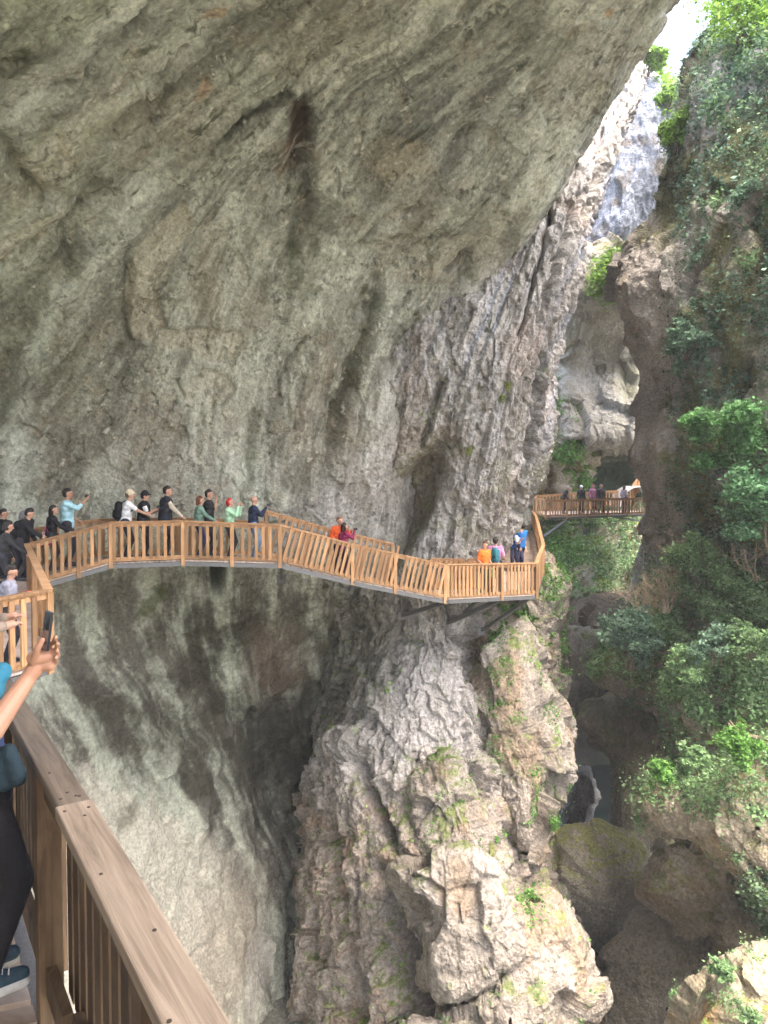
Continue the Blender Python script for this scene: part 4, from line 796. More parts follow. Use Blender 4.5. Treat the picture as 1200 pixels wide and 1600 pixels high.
# pale tunnel cover at the right end of the bridge
m = MB(); pts_ = [(1.3*math.cos(a), 1.35*math.sin(a)) for a in np.linspace(0, PI, 14)]
for k in range(13):
    (x0, z0), (x1, z1) = pts_[k], pts_[k+1]; m.add([(x0, 0, z0), (x1, 0, z1), (x1, 2.2, z1), (x0, 2.2, z0), (x0*.94, 0, z0*.94), (x1*.94, 0, z1*.94), (x1*.94, 2.2, z1*.94), (x0*.94, 2.2, z0*.94)], [(0,1,2,3), (7,6,5,4), (0,4,5,1), (3,2,6,7)])
m.build('tunnel_lining', plain('pale_sheet', (.62, .58, .58), .6), None, label='pale arched cover over the path at the right end of the far bridge', cat='tunnel cover', loc=tuple(W3(1000, 792, 47.3)))

# ------------------------------------------------------------------ people
_mats = {}
def cloth(col, rough=.85):
    k = tuple(col)
    if k not in _mats: _mats[k] = plain('cloth', col, rough, .8, 11, .22)
    return _mats[k]
SKIN = plain('skin', (.50, .28, .19), .55, 0, 20, .05); SKIND = plain('tanned_skin', (.40, .21, .13), .55, 0, 20, .05)
EYE = plain('eye', (.03, .02, .015), .3, 0, 5, 0); LIP = plain('lip', (.36, .12, .10), .5, 0, 5, 0)
def ik(a, b, l1, l2, pole):
    a, b = Vector(a), Vector(b); d = b-a; L = d.length
    if L > (l1+l2)*.995: b = a + d*((l1+l2)*.995/L); d = b-a; L = d.length
    L = max(L, abs(l1-l2)+.01); x = (l1*l1-l2*l2+L*L)/(2*L); hgt = math.sqrt(max(0, l1*l1-x*x)); dn = d.normalized()
    p = Vector(pole); p = (p-dn*p.dot(dn)); p.normalize()
    return a+dn*x+p*hgt, b
HAIRD = (.018, .013, .010)
def person(label, pos, head=0., H=1.74, lean=0., look=(0, 0), rh=None, lh=None, top=(.1,.1,.1), sleeve=1., legs=(.03,.03,.035), shoes=(.05,.05,.06), hair=HAIRD, hairlen=0, cap=None, vest=None, skin=None, wide=1., vox=.016, group='visitors on the long boardwalk', stance=.11, step=0., skirt=False, hood=False, right=True):
    """pos: feet; head: heading in degrees (0 away from the camera, 90 right); hands are targets relative to the shoulders in units of a 1.75 m body"""
    skin = skin or SKIN; s = H/1.75
    t = empty('person', pos, label, 'person', group, rz=-math.radians(head)); t.scale = (s*wide if False else s, s, s)
    Lr = Matrix.Rotation(-math.radians(lean), 3, 'X'); hip = Vector((0, 0, .93))
    U = lambda x, y, z: hip + Lr @ (Vector((x, y, z))-hip)
    hj = [Vector((sx*.095, 0, .92)) for sx in (-1, 1)]; ft = [Vector((sx*stance, sx*step, .085)) for sx in (-1, 1)]
    kn = [ik(hj[i], ft[i], .45, .43, (0, 1, 0))[0] for i in (0, 1)]
    sh = [U(sx*.175*wide, 0, 1.42) for sx in (-1, 1)]; neck = U(0, .0, 1.47); hd = U(0, .02, 1.63)
    tl = lh or (-.06, .10, -.50); tr = rh or (.06, .10, -.50); hands = []; elb = []
    for i, tg in ((0, tl), (1, tr)):
        e, h_ = ik(sh[i], sh[i]+Vector(tg), .29, .27, (-.3 if i == 0 else .3, -.5, -.8)); elb.append(e); hands.append(h_)
    b = MB()
    b.cap(U(0, 0, .98), U(0, -.01, 1.15), .125, .115); b.cap(U(-.05*wide, 0, 1.18), U(.05*wide, 0, 1.18), .11); b.cap(U(-.09*wide, 0, 1.34), U(.09*wide, 0, 1.34), .10); b.cap(sh[0], sh[1], .055); b.cap(U(0, 0, 1.2), U(0, 0, 1.36), .12)
    b.cap(neck-Vector((0, 0, .05)), hd-Vector((0, .01, .05)), .055, .05); b.cap(Vector(hj[0]), Vector(hj[1]), .11)
    Hr = Matrix.Rotation(-math.radians(look[0]), 3, 'Z') @ Matrix.Rotation(math.radians(look[1]), 3, 'X')
    Hh = lambda x, y, z: hd + Hr @ Vector((x, y, z))
    b.cap(Hh(0, -.015, .03), Hh(0, .015, .02), .088, .082); b.cap(Hh(0, .03, -.04), Hh(0, .045, -.065), .058, .042); b.cap(Hh(0, .085, .01), Hh(0, .105, -.02), .012, .017)
    for sx in (-1, 1):
        b.cap(Hh(sx*.082, 0, .01), Hh(sx*.086, -.01, -.02), .016); b.cap(Hh(sx*.03, .078, .035), Hh(sx*.045, .07, .035), .014)
    for i in ((0, 1) if right else (0,)):
        b.cap(sh[i], elb[i], .050, .040); b.cap(elb[i], hands[i], .040, .028)
        d = (hands[i]-elb[i]).normalized(); sd = d.cross(Vector((0, 0, 1))); sd = sd.normalized() if sd.length > .1 else Vector((1, 0, 0)); nn = sd.cross(d)
        pm = hands[i]+d*.045; b.cap(hands[i], pm+d*.01, .030, .036); b.cap(pm-sd*.022, pm+sd*.022+d*.02, .022)
        for k in range(4):
            fo = pm+d*.035+sd*(k-1.5)*.02; b.cap(fo, fo+d*.032+nn*.005, .0095); b.cap(fo+d*.032+nn*.005, fo+d*.05-nn*.02, .009, .008)
        b.cap(pm-sd*(.03 if i else -.03), pm-sd*(.055 if i else -.055)+d*.035, .012, .010)
    for i in (0, 1):
        b.cap(hj[i], kn[i], .085, .058); b.cap(kn[i], ft[i], .058, .040); b.cap(ft[i], ft[i]+Vector((0, .1, -.04)), .04, .03)
    b.build('body', skin, t, remesh=vox*.72, sm=2)
    c = MB(); e_ = .022
    c.cap(U(0, -.005, .96), U(0, -.01, 1.16), .135+e_, .12+e_); c.cap(U(-.06*wide, 0, .93), U(.06*wide, 0, .93), .115+e_); c.cap(U(-.06*wide, 0, 1.18), U(.06*wide, 0, 1.18), .112+e_); c.cap(U(-.095*wide, 0, 1.33), U(.095*wide, 0, 1.33), .10+e_); c.cap(sh[0], sh[1], .058+e_); c.cap(U(0, 0, 1.2), U(0, 0, 1.35), .125+e_)
    c.cap(neck-Vector((0, 0, .04)), neck-Vector((0, 0, .01)), .07, .062)
    tb = c
    if vest: vb = MB(); vb.v, vb.f = list(c.v), list(c.f)
    for i in ((0, 1) if right else (0,)):
        if sleeve > 0:
            q = min(sleeve, 1)
            if sleeve <= .5: tb.cap(sh[i], sh[i].lerp(elb[i], sleeve*1.7), .072, .062)
            else:
                tb.cap(sh[i], elb[i], .070, .056); tb.cap(elb[i], elb[i].lerp(hands[i], (sleeve-.5)*1.9), .056, .044)
    if skirt: tb.cap(U(0, 0, .95), Vector((0, 0, .62)), .17, .21)
    tb.build('jacket' if sleeve > .8 else 'shirt', cloth(top), t, remesh=vox, sm=4)
    if vest:
        x = vb; vo = x.build('vest', cloth(vest), t, remesh=vox, sm=2); m_ = vo.modifiers.new('d', 'DISPLACE'); m_.strength = .018; m_.mid_level = 0
    l = MB(); l.cap(hj[0]+Vector((0,0,.02)), hj[1]+Vector((0,0,.02)), .122)
    for i in (0, 1): l.cap(hj[i], kn[i], .104, .076); l.cap(kn[i], ft[i]+Vector((0, 0, .02)), .074, .062)
    l.build('trousers', cloth(legs), t, remesh=vox, sm=4)
    for i in (0, 1):
        f = MB(); f.cap(ft[i]+Vector((0, -.03, -.035)), ft[i]+Vector((0, .15, -.045)), .048, .038); f.cap(ft[i]+Vector((0, -.01, 0)), ft[i]+Vector((0, .05, -.02)), .05, .04); f.build('shoe', cloth(shoes, .6), t, remesh=.012, sm=3)
    if hair:
        h_ = MB(); h_.cap(Hh(0, -.03, .045), Hh(0, -.006, .068), .094, .083); h_.cap(Hh(0, -.045, .0), Hh(0, -.03, .04), .075, .085)
        h_.cap(Hh(-.055, -.045, .03), Hh(.055, -.045, .03), .04)
        if hairlen:
            h_.cap(Hh(0, -.06, 0), Hh(0, -.075, -.14*hairlen), .075, .06)
            for sx in (-1, 1): h_.cap(Hh(sx*.06, -.02, .02), Hh(sx*.07, -.02, -.12*hairlen), .04, .035)
        h_.build('hair' if not hood else 'hood', cloth(hair, .6), t, remesh=.013, sm=3)
    if cap:
        k = MB(); k.cap(Hh(0, -.01, .065), Hh(0, -.005, .075), .098); k.cap(Hh(0, -.02, .05), Hh(0, 0, .05), .1)
        m2 = MB(); k.cap(Hh(-.03, .1, .055), Hh(.03, .1, .055), .02); k.cap(Hh(-.025, .13, .048), Hh(.025, .13, .048), .014); k.cap(Hh(-.02, .155, .042), Hh(.02, .155, .042), .011)
        k.build('cap', cloth(cap), t, remesh=.013, sm=3)
    for sx in (-1, 1):
        q = MB(); q.cap(Hh(sx*.033, .090, .018), Hh(sx*.034, .091, .018), .0085); q.build('eye', EYE, t, smooth=True)
    q = MB(); q.cap(Hh(-.02, .094, -.048), Hh(.02, .094, -.048), .007); q.build('mouth', LIP, t, smooth=True)
    Wm = Matrix.Translation(Vector(pos)) @ Matrix.Rotation(-math.radians(head), 4, 'Z') @ Matrix.Scale(s, 4)
    return dict(t=t, hands=[Wm @ h for h in hands], elb=[Wm @ h for h in elb], back=Wm @ U(0, -.17, 1.22), hd=Wm @ hd, s=s, M=Wm, U=U)
def backpack(pr, label, col):
    t = empty('backpack', pr['back'], label, 'backpack', None); t.rotation_euler = pr['M'].to_euler(); s = pr['s']; t.scale = (s, s, s)
    m = MB(); m.cap((0, -.04, -.16), (0, -.03, .14), .115, .10); m.cap((-.06, -.03, -.15), (-.06, -.02, .1), .09); m.cap((.06, -.03, -.15), (.06, -.02, .1), .09); m.build('bag_body', cloth(col), t, remesh=.015)
    m = MB(); m.cap((0, -.13, -.14), (0, -.13, -.02), .06, .05); m.build('front_pocket', cloth([c*.7 for c in col]), t, remesh=.012)
    for sx in (-1, 1):
        m = MB(); m.tube([(sx*.07, .02, .17), (sx*.09, .12, .235), (sx*.10, .24, .22), (sx*.11, .31, .12), (sx*.12, .30, .0), (sx*.13, .18, -.12), (sx*.10, .04, -.16)], .017, 6); m.build('strap', cloth([c*.7 for c in col]), t, smooth=True)
PHONE = plain('phone_black', (.015, .015, .018), .25, 0, 5, 0); GLASSM = plain('phone_glass', (.04, .045, .05), .08, 0, 5, 0)
def phone(pos, label, rz=0., tilt=0., sc_=1., wide=True):
    t = empty('phone', pos, label, 'phone', 'phones held up by visitors'); t.rotation_euler = (tilt, 0, rz); t.scale = (sc_,)*3
    a, b = (.15, .074) if wide else (.074, .15)
    m = MB(); m.box((0, 0, 0), (a, .009, b)); m.build('phone_body', PHONE, t, bevel=.003)
    m = MB(); m.box((0, -.0055, 0), (a*.94, .002, b*.94)); m.build('screen', GLASSM, t)
    m = MB(); m.tube([(a*.3, .005, b*.3), (a*.3, .008, b*.3)], .008, 10); m.build('lens', GLASSM, t)
def stand(px, w_, lo=1, hi=None): return tuple(on_deck(px, w_, lo, hi))
BLK = (.012, .012, .014)
up_r = (-.04, .36, .14); up_l = (.04, .38, .12)
# long boardwalk, left to right
pA = person('person in black with a grey hood leaning on the rail at far left', stand(20, .75, 3, 4), 60, 1.70, 22, (0, -10), rh=(.0, .45, -.30), top=BLK, hair=(.20, .19, .19), hood=True, hairlen=.5)
pA2 = person('person in black with dark hair standing behind the hooded person at far left', stand(4, 1.2, 3, 4), 80, 1.66, 3, (0, -5), top=BLK, hair=HAIRD)
pA3 = person('person in a charcoal coat at the far left edge above the boy', stand(6, .5, 2, 3), 65, 1.62, 8, (0, -10), rh=(0, .4, -.4), top=(.03, .03, .032), hair=HAIRD, hairlen=.4)
pB = person('person with short dark hair bent over the rail left of the woman in black', stand(36, .55, 3, 4), 95, 1.72, 14, (-15, -20), rh=(-.1, .5, -.42), top=BLK, hair=HAIRD)
pC = person('woman in a black coat with a pink shoulder bag strap', stand(80, .9, 3, 4), 70, 1.60, 4, (10, 0), rh=(-.05, .42, -.38), top=BLK, hair=HAIRD, hairlen=1.)
pD = person('tall man in a pale blue shirt raising one arm in front of him', stand(106, 1.05, 3, 4), 75, 1.93, 0, (0, 5), rh=(.02, .42, .10), lh=(0, .2, -.4), top=(.38, .62, .68), sleeve=.7, skin=SKIND)
pE = person('visitor in a white shirt and cream cap with a black backpack', stand(197, .75, 4, 5), 75, 1.76, 8, (0, 0), rh=(-.05, .50, -.30), top=(.72, .72, .72), sleeve=.45, cap=(.62, .52, .36), hair=(.12, .08, .05))
pF = person('visitor in a black cap and black vest over a white tee', stand(225, .95, 4, 5), 80, 1.72, 2, (0, 0), rh=(-.05, .34, -.12), lh=(.05, .32, -.2), top=(.75, .73, .72), sleeve=.35, vest=BLK, cap=BLK, legs=BLK)
pG = person('man in a black vest with long beige sleeves looking right', stand(259, .75, 4, 5), 70, 1.86, 4, (15, 0), rh=(-.02, .38, -.44), top=(.55, .47, .36), sleeve=.95, vest=(.015, .016, .022), legs=(.02, .02, .035))
pH = person('woman with brown bobbed hair in a sage green sweater', stand(311, .65, 5, 6), 75, 1.62, 2, (0, 0), rh=(-.02, .42, -.36), top=(.16, .26, .20), hair=(.14, .045, .02), hairlen=.6, legs=(.02, .03, .09))
pI = person('man in a black shirt with one hand raised to his chin', stand(326, 1.1, 5, 6), 85, 1.80, 0, (10, 0), rh=(-.14, .20, .06), top=(.02, .02, .022), sleeve=.45)
pJ = person('visitor with bright red hair in a pale green top with blue and white sleeves', stand(359, .75, 5, 6), 95, 1.60, 0, (0, 18), rh=(-.08, .28, .10), lh=(.08, .3, .1), top=(.42, .68, .44), hair=(.50, .03, .03), hairlen=.3)
pK = person('balding man in a navy jacket and jeans holding up a phone', stand(396, .65, 5, 6), 75, 1.70, 0, (0, 5), rh=(-.10, .34, .02), lh=(.10, .36, .0), top=(.012, .022, .055), hair=None, legs=(.20, .32, .50), wide=1.12)
pL = person('visitor in a bright orange jacket standing on the sloping boardwalk', stand(535, 1.0, 6, 7), 165, 1.68, 0, (-20, 0), rh=(.05, .2, -.3), lh=(-.02, .34, -.05), top=(.85, .13, .03), hair=(.22, .09, .04), legs=BLK)
pM = person('woman in a maroon jacket raising a phone beside the orange jacket', stand(549, .8, 6, 7), 60, 1.52, 6, (0, 5), rh=(-.05, .34, .06), lh=(.08, .34, .05), top=(.22, .015, .07), hair=HAIRD, hairlen=.8, legs=(.05, .01, .04))
pN = person('visitor in an orange shirt leaning on the corner rail with a bright green bag', stand(757, .45, 8, 9), 150, 1.62, 0, (60, 0), rh=(.05, .2, -.4), top=(.90, .20, .03), sleeve=.45, hair=(.10, .04, .02))
pO = person('visitor in a pink shirt with a teal backpack seen from behind', stand(774, .75, 8, 9), 10, 1.74, 0, (0, 0), rh=(.1, .2, -.35), lh=(-.1, .2, -.35), top=(.62, .25, .42), sleeve=.45, hair=HAIRD)
pP = person('man in a bright blue jacket with raised arms beside the pillar', stand(825, .8, 9, 10), -35, 1.78, -6, (0, 10), rh=(-.12, .34, .10), lh=(.0, .38, .12), top=(.02, .17, .48), legs=BLK, sleeve=1.)
pQ = person('distant visitor in blue crouched at the edge of the pillar', stand(817, 1.0, 10, 12), 200, 1.70, 10, (0, 0), top=(.02, .10, .36), hair=HAIRD, legs=(.04, .04, .08), rh=(-.1, .3, -.1))
pQ2 = person('visitor in white and blue behind the bright blue jacket', stand(814, .9, 10, 11), 160, 1.60, 12, (0, 0), top=(.60, .62, .75), hair=HAIRD, legs=(.03, .03, .08), rh=(-.1, .3, -.1), sleeve=.45)
# boy by the brown rail
pS = person('boy with dark hair in a grey hooded jacket holding a red object', stand(30, .50, 2, 3), 75, 1.32, 6, (10, -18), rh=(-.14, .24, -.22), lh=(.12, .26, -.24), top=(.30, .30, .36), hair=HAIRD, legs=(.03, .03, .04), vox=.011)
mb = MB(); mb.cap((-.02, 0, 0), (.03, 0, .01), .035, .028); mb.cap((.02, 0, -.02), (.05, 0, -.03), .012); mb.build('toy', plain('red_plastic', (.55, .02, .02), .35), None, remesh=.006, label='small red toy in the hands of the boy in grey', cat='toy', loc=tuple((pS['hands'][0]+pS['hands'][1])/2+Vector((.05, -.02, .04))))
pT = person('person in a dark padded jacket standing behind the boy at the left edge', stand(-8, .7, 2, 3), 60, 1.76, 4, (0, 0), top=(.03, .04, .045), hair=HAIRD)
backpack(pE, 'black backpack worn by the visitor in the cream cap', BLK); backpack(pO, 'teal backpack worn by the visitor in the pink shirt', (.03, .16, .20))
phone(pK['hands'][1]+Vector((.06, 0, .06)), 'phone held by the balding man in navy', 1.2); phone(pF['hands'][1]+Vector((.05, 0, .05)), 'phone held by the visitor in the black cap', 1.2); phone(pD['hands'][1]+Vector((.03, 0, .08)), 'phone in the raised hand of the tall man in pale blue', 1.2)
phone(pM['hands'][1]+Vector((.03, 0, .06)), 'pale phone held up by the woman in maroon', .8); phone(pP['hands'][0]+Vector((0, .03, .07)), 'phone held up by the man in bright blue', -.4)
def bag(pos, label, col, rz=0.):
    t = empty('shoulder_bag', pos, label, 'bag'); t.rotation_euler = (0, 0, rz)
    m = MB(); m.cap((-.07, 0, 0), (.07, 0, 0), .07); m.cap((-.07, 0, .05), (.07, 0, .05), .055); m.build('bag_body', cloth(col), t, remesh=.012)
    m = MB(); m.tube([(-.1, 0, .05), (-.05, .06, .2), (.02, .12, .36), (.07, .1, .2), (.1, .02, .05)], .011, 6); m.build('strap', cloth(col), t, smooth=True)
bag(Vector(pC['back'])+Vector((.10, -.20, -.42)), 'magenta shoulder bag of the woman in black', (.45, .03, .18), .4)
m = MB(); m.cap((0, 0, 0), (0, 0, -.16), .07, .09); m.build('bag', cloth((.03, .65, .22)), None, remesh=.014, label='bright green bag hanging beside the orange shirt', cat='bag', loc=tuple(pN['hands'][0]+Vector((-.05, -.1, -.08))))
# far bridge
GF = 'distant visitors on the far bridge'
def fstand(px, d): p = W3(px, 800, d); return (p.x, p.y, fa.z+.01)
person('distant visitor in black bending over the left part of the far bridge', fstand(880, 44.3), 95, 1.72, 22, (0, 0), top=BLK, hair=(.30, .28, .26), legs=BLK, group=GF, vox=.022); person('distant visitor in black with a white cap on the far bridge', fstand(908, 44.5), 175, 1.68, 0, (0, 0), top=(.02, .025, .035), cap=(.8, .8, .8), legs=BLK, group=GF, vox=.022)
person('distant visitor in a pink and lilac top on the far bridge', fstand(926, 44.6), 150, 1.76, 0, (0, 0), top=(.50, .20, .36), hair=(.35, .06, .08), legs=BLK, group=GF, vox=.022); person('distant visitor in black with one tan sleeve on the far bridge', fstand(939, 44.6), 185, 1.76, 0, (0, 0), top=(.03, .03, .035), hair=(.25, .12, .10), legs=BLK, group=GF, vox=.022)
person('distant woman with dark long hair near the right end of the far bridge', fstand(975, 45.6), 60, 1.70, 0, (0, 0), top=(.30, .26, .28), hair=HAIRD, hairlen=1.2, group=GF, vox=.022)

# ---- the two visitors cut by the left edge in the foreground
dn = lambda px, d: Vector((W3(px, 800, d).x, W3(px, 800, d).y, 0))
pU = person('foreground photographer in dark blue and black, cut off by the left edge', tuple(dn(-34, 3.05)+Vector((-.02, 0, 0.003))), 52, 1.56, -7, (10, -10), right=False, lh=(-.1, -.05, -.5), top=(.03, .05, .12), sleeve=.3, legs=(.010, .010, .013), shoes=(.02, .05, .075), hair=HAIRD, vox=.01, group=None, stance=.10)
pW = person('visitor in a beige jacket cut off by the left edge behind the foreground photographer', tuple(Vector((dn(-104, 5.2).x, dn(-104, 5.2).y, -.05))), 62, 1.66, 6, (0, -5), rh=(-.1, .40, -.22), lh=(.1, .42, -.18), top=(.26, .20, .15), hair=HAIRD, vox=.013, group=None)
for o in [c for c in pU['t'].children if c.name.startswith('shoe')]:
    bb = [Vector(b) for b in o.bound_box]; x0 = min(b.x for b in bb); x1 = max(b.x for b in bb); y0 = min(b.y for b in bb); y1 = max(b.y for b in bb)
    m = MB(); m.cap(((x0+x1)/2, y0+.045, .012), ((x0+x1)/2, y1-.04, .012), .044, .038); so_ = m.build('sole', plain('white_rubber', (.5, .5, .48), .7), t if False else o, remesh=.006); so_.scale = (1.08, 1.0, .8)
    m = MB()
    for k in range(4): yy = y1-.10-k*.028; zz = .085+k*.012; m.tube([((x0+x1)/2-.028, yy, zz-.012), ((x0+x1)/2, yy+.008, zz+.006), ((x0+x1)/2+.028, yy, zz-.012)], .004, 5)
    m.build('laces', plain('lace', (.45, .45, .45), .8), o, smooth=True)
# forearm, hand and phone of the photographer: one continuous arm
def arm():
    q = lambda px, py, d: W3(px, py, d)
    hand = q(62, 1032, 2.9); el = q(-14, 1142, 2.75); m = MB(); m.cap(q(-75, 1120, 2.75), el, .05, .047); m.cap(el, q(44, 1060, 2.88), .047, .031)
    m.cap(q(44, 1060, 2.88), q(58, 1040, 2.9), .030, .036); m.cap(q(54, 1028, 2.88), q(76, 1026, 2.9), .030, .026); m.cap(q(60, 1040, 2.9), q(78, 1040, 2.9), .026, .022)
    F_ = [[(68, 1014, 2.93), (84, 1004, 2.9), (87, 996, 2.86)], [(73, 1020, 2.94), (89, 1014, 2.9), (90, 1006, 2.86)], [(76, 1029, 2.94), (91, 1025, 2.9), (89, 1017, 2.86)], [(76, 1038, 2.94), (88, 1036, 2.91), (87, 1028, 2.87)]]
    for k, f in enumerate(F_):
        for a, b in zip(f[:-1], f[1:]): m.cap(q(*a), q(*b), .0105-.0006*k, .0095-.0006*k)
    m.cap(q(52, 1034, 2.87), q(58, 1014, 2.84), .016, .013); m.cap(q(58, 1014, 2.84), q(66, 1000, 2.84), .013, .0105)
    return m
ar = arm().build('forearm', SKIND, None, remesh=.0042, sm=3); ar['x'] = 1
del ar['x']; ar.parent = pU['t']; ar.matrix_parent_inverse = pU['M'].inverted()
m = MB(); m.cap(W3(-90, 1090, 2.75), W3(-30, 1075, 2.78), .09, .085); m.cap(W3(-30, 1075, 2.78), W3(2, 1050, 2.8), .075, .04); sv = m.build('sleeve', cloth((.025, .17, .26)), None, remesh=.01); sv.parent = pU['t']; sv.matrix_parent_inverse = pU['M'].inverted()
pp = W3(74, 985, 2.88); phone(pp, 'dark phone held upright in the foreground hand at left', math.radians(-48), math.radians(-8), 1.0, wide=False)
bpy.data.objects[-1 if False else 0]
m = MB(); m.cap((0, 0, 0), (.03, 0, -.11), .03, .04); m.cap((-.06, 0, -.02), (-.02, 0, -.13), .04); m.build('bag', cloth((.006, .02, .028)), None, remesh=.01, label='dark teal bag hanging at the waist of the foreground photographer', cat='bag', loc=tuple(W3(14, 1172, 2.95)))

# ------------------------------------------------------------------ vegetation
def leaves_mesh(name, cen, size, cols, up=.35, aspect=.55, nrm=None):
    n = len(cen); a = rng.normal(size=(n, 3)); a[:, 2] = a[:, 2]*.6; a /= np.linalg.norm(a, axis=1)[:, None]
    nn = rng.normal(size=(n, 3)); nn[:, 2] += up*3
    if nrm is not None: nn += nrm*2.2
    b = np.cross(nn, a); b /= np.linalg.norm(b, axis=1)[:, None]+1e-9
    s = (size*np.clip(rng.lognormal(-.05, .38, n), .4, 2.2))[:, None]
    tip = a*s*.5; sd = b*s*.5*aspect; nz = np.cross(a, b)*s*.08
    v = np.stack([cen-tip, cen+sd-nz-tip*.1, cen+tip, cen-sd-nz-tip*.1], 1).reshape(-1, 3)
    f = np.arange(4*n).reshape(-1, 4); c = np.repeat(cols, 4, 0)
    return mesh_np(name, v, f, LEAF, c, smooth=False)
def leafcols(n, c1, c2, j=.25):
    t = rng.random(n)[:, None]; return (np.array(c1)*(1-t)+np.array(c2)*t)*(1+j*rng.normal(size=(n, 1))).clip(.4, 1.8)
G_DARK = ((.08, .14, .075), (.18, .27, .15)); G_MID = ((.13, .23, .09), (.25, .38, .18)); G_BRIGHT = ((.09, .22, .04), (.17, .34, .08)); G_BLUE = ((.12, .21, .14), (.24, .37, .25)); G_LIME = ((.15, .28, .04), (.26, .42, .09))
BARK = plain('bark', (.13, .10, .07), .9, .4, 30, .3); TWIG = plain('dead_twig', (.38, .29, .20), .9, 0, 20, .3)
def scatter(key, mask, n, off=.05, jit=.12):
    g, nr, px, py = SURF[key]; m = mask(g, px, py, nr)
    e = np.linalg.norm(np.gradient(g, axis=0), axis=-1)*np.linalg.norm(np.gradient(g, axis=1), axis=-1)
    vis = np.sum(nr*(np.array([0, 0, CAMZ])-g), -1) > -3
    p = (np.clip(m, 0, 1)*e*vis).ravel()
    if p.sum() <= 0: return np.zeros((0, 3)), np.zeros((0, 3))
    idx = rng.choice(len(p), n, p=p/p.sum()); c = g.reshape(-1, 3)[idx]; nn = nr.reshape(-1, 3)[idx]
    cl = np.clip(fbm(c[:, 0]*1.3, c[:, 1]*1.3, c[:, 2]*1.3, 3, seed=off)*2+.6, .05, 2.2)
    return c + (nn+np.array([0, 0, .5]))*(off*cl*rng.random(n)**1.5)[:, None]*1.5 + rng.normal(size=(n, 3))*jit*cl[:, None], nn
def cover(name, label, cat, key, mask, n, size, pal, off=.15, jit=.1, up=.2):
    c, nn = scatter(key, mask, n, off, jit)
    if len(c) == 0: return
    link(name, leaves_mesh(name, c, size, leafcols(len(c), *pal), up, .6, nn), None, label, cat, None, 'stuff')
nz = lambda g, s, sd, o=4: fbm(g[..., 0]*s, g[..., 1]*s, g[..., 2]*s, o, .6, seed=sd)
cover('ivy', 'dark ivy hanging over the tall mossy cliff at right', 'ivy', 'F', lambda g, px, py, n: sstep(-.02, .12, nz(g, .35, 601)+.25*sstep(1010, 1100, px)-.12)*sstep(1020, 1060, px)*(px < 1320)*(py < 900)*(1-.8*ell(px, py, 1030, 460, 60, 60, 0)), 70000, .11, G_DARK, .25)
cover('ivy', 'paler ivy tufts scattered among the dark ivy of the right cliff', 'ivy', 'F', lambda g, px, py, n: sstep(.10, .2, nz(g, .5, 611)+.1*sstep(1050, 1150, px))*sstep(1030, 1070, px)*(px < 1320)*(py < 900), 42000, .12, G_BLUE, .35)
cover('ivy', 'bright new leaves along the upper right of the cliff', 'ivy', 'F', lambda g, px, py, n: sstep(.05, .2, nz(g, .6, 621)+.5*sstep(330, 0, py)*sstep(1080, 1200, px)-.15)*sstep(1060, 1110, px)*(px < 1320)*(py < 560), 26000, .13, G_MID, .4)
cover('ground_cover', 'low plants covering the steep slope above the right ledges', 'plants', 'H1', lambda g, px, py, n: sstep(.0, .12, nz(g, .6, 631)+.3*n[..., 2]-.05)*(px < 1320), 52000, .12, G_MID, .5, .15)
cover('ground_cover', 'green ivy covering the broad ledge at right', 'ivy', 'H2', lambda g, px, py, n: sstep(.08, .22, nz(g, .8, 641)+.5*n[..., 2]-.05)*(px < 1300), 40000, .10, G_MID, .4, .12)
cover('ground_cover', 'pale green leaves on the sunlit top of the broad ledge', 'plants', 'H2', lambda g, px, py, n: sstep(.2, .6, n[..., 2]+nz(g, .8, 643))*(px < 1300), 26000, .11, ((.10, .20, .07), (.20, .34, .14)), .4, .12)
cover('ground_cover', 'leafy plants on top of the overhanging tan ledge', 'plants', 'H3', lambda g, px, py, n: sstep(.4, .7, n[..., 2]+.9*nz(g, .8, 651))*(px < 1300), 28000, .09, G_MID, .35, .12)
cover('ground_cover', 'sparse leaves on the bright ledge at the lower right corner', 'plants', 'H6', lambda g, px, py, n: sstep(.1, .25, nz(g, 1.2, 661)+.2*n[..., 2]-.15)*(px < 1280), 9000, .055, G_MID, .12, .05)
cover('ivy', 'dark ivy trailing down the right edge below the ledges', 'ivy', 'H3', lambda g, px, py, n: sstep(1165, 1195, px)*sstep(1330, 1380, py)*(px < 1280), 12000, .09, G_DARK, .3, .12)
cover('grass', 'bright grass on the mossy slope left of the cave mouth', 'grass', 'E1', lambda g, px, py, n: sstep(.0, .2, nz(g, .5, 671)+.35*n[..., 2])*(py < 770), 26000, .16, G_BRIGHT, .3, .15)
cover('grass', 'bushes and grass growing beneath the far bridge', 'grass', 'E2', lambda g, px, py, n: sstep(-.05, .15, nz(g, .5, 681)+.2*n[..., 2]), 30000, .17, G_MID, .5, .2)
cover('grass', 'bright green grass below the left end of the far bridge', 'grass', 'E2', lambda g, px, py, n: ell(px, py, 880, 858, 45, 22, 20), 9000, .15, G_BRIGHT, .3, .12)
cover('grass', 'grass tufts along the pink slope behind the boardwalk corner', 'grass', 'E0', lambda g, px, py, n: sstep(.05, .2, nz(g, .9, 691)+.4*n[..., 2]-.1), 9000, .10, G_BRIGHT, .15, .06)
cover('grass', 'grass patches on the rounded spur right of the pillar', 'grass', 'G1', lambda g, px, py, n: sstep(.16, .26, nz(g, .9, 701)+.15*n[..., 2]), 9000, .065, G_BRIGHT, .12, .05)
cover('grass', 'fresh grass on the ridge above the square block', 'grass', 'G4', lambda g, px, py, n: sstep(.18, .3, nz(g, 1., 711)+.25*n[..., 2]), 4500, .065, G_BRIGHT, .14, .06)
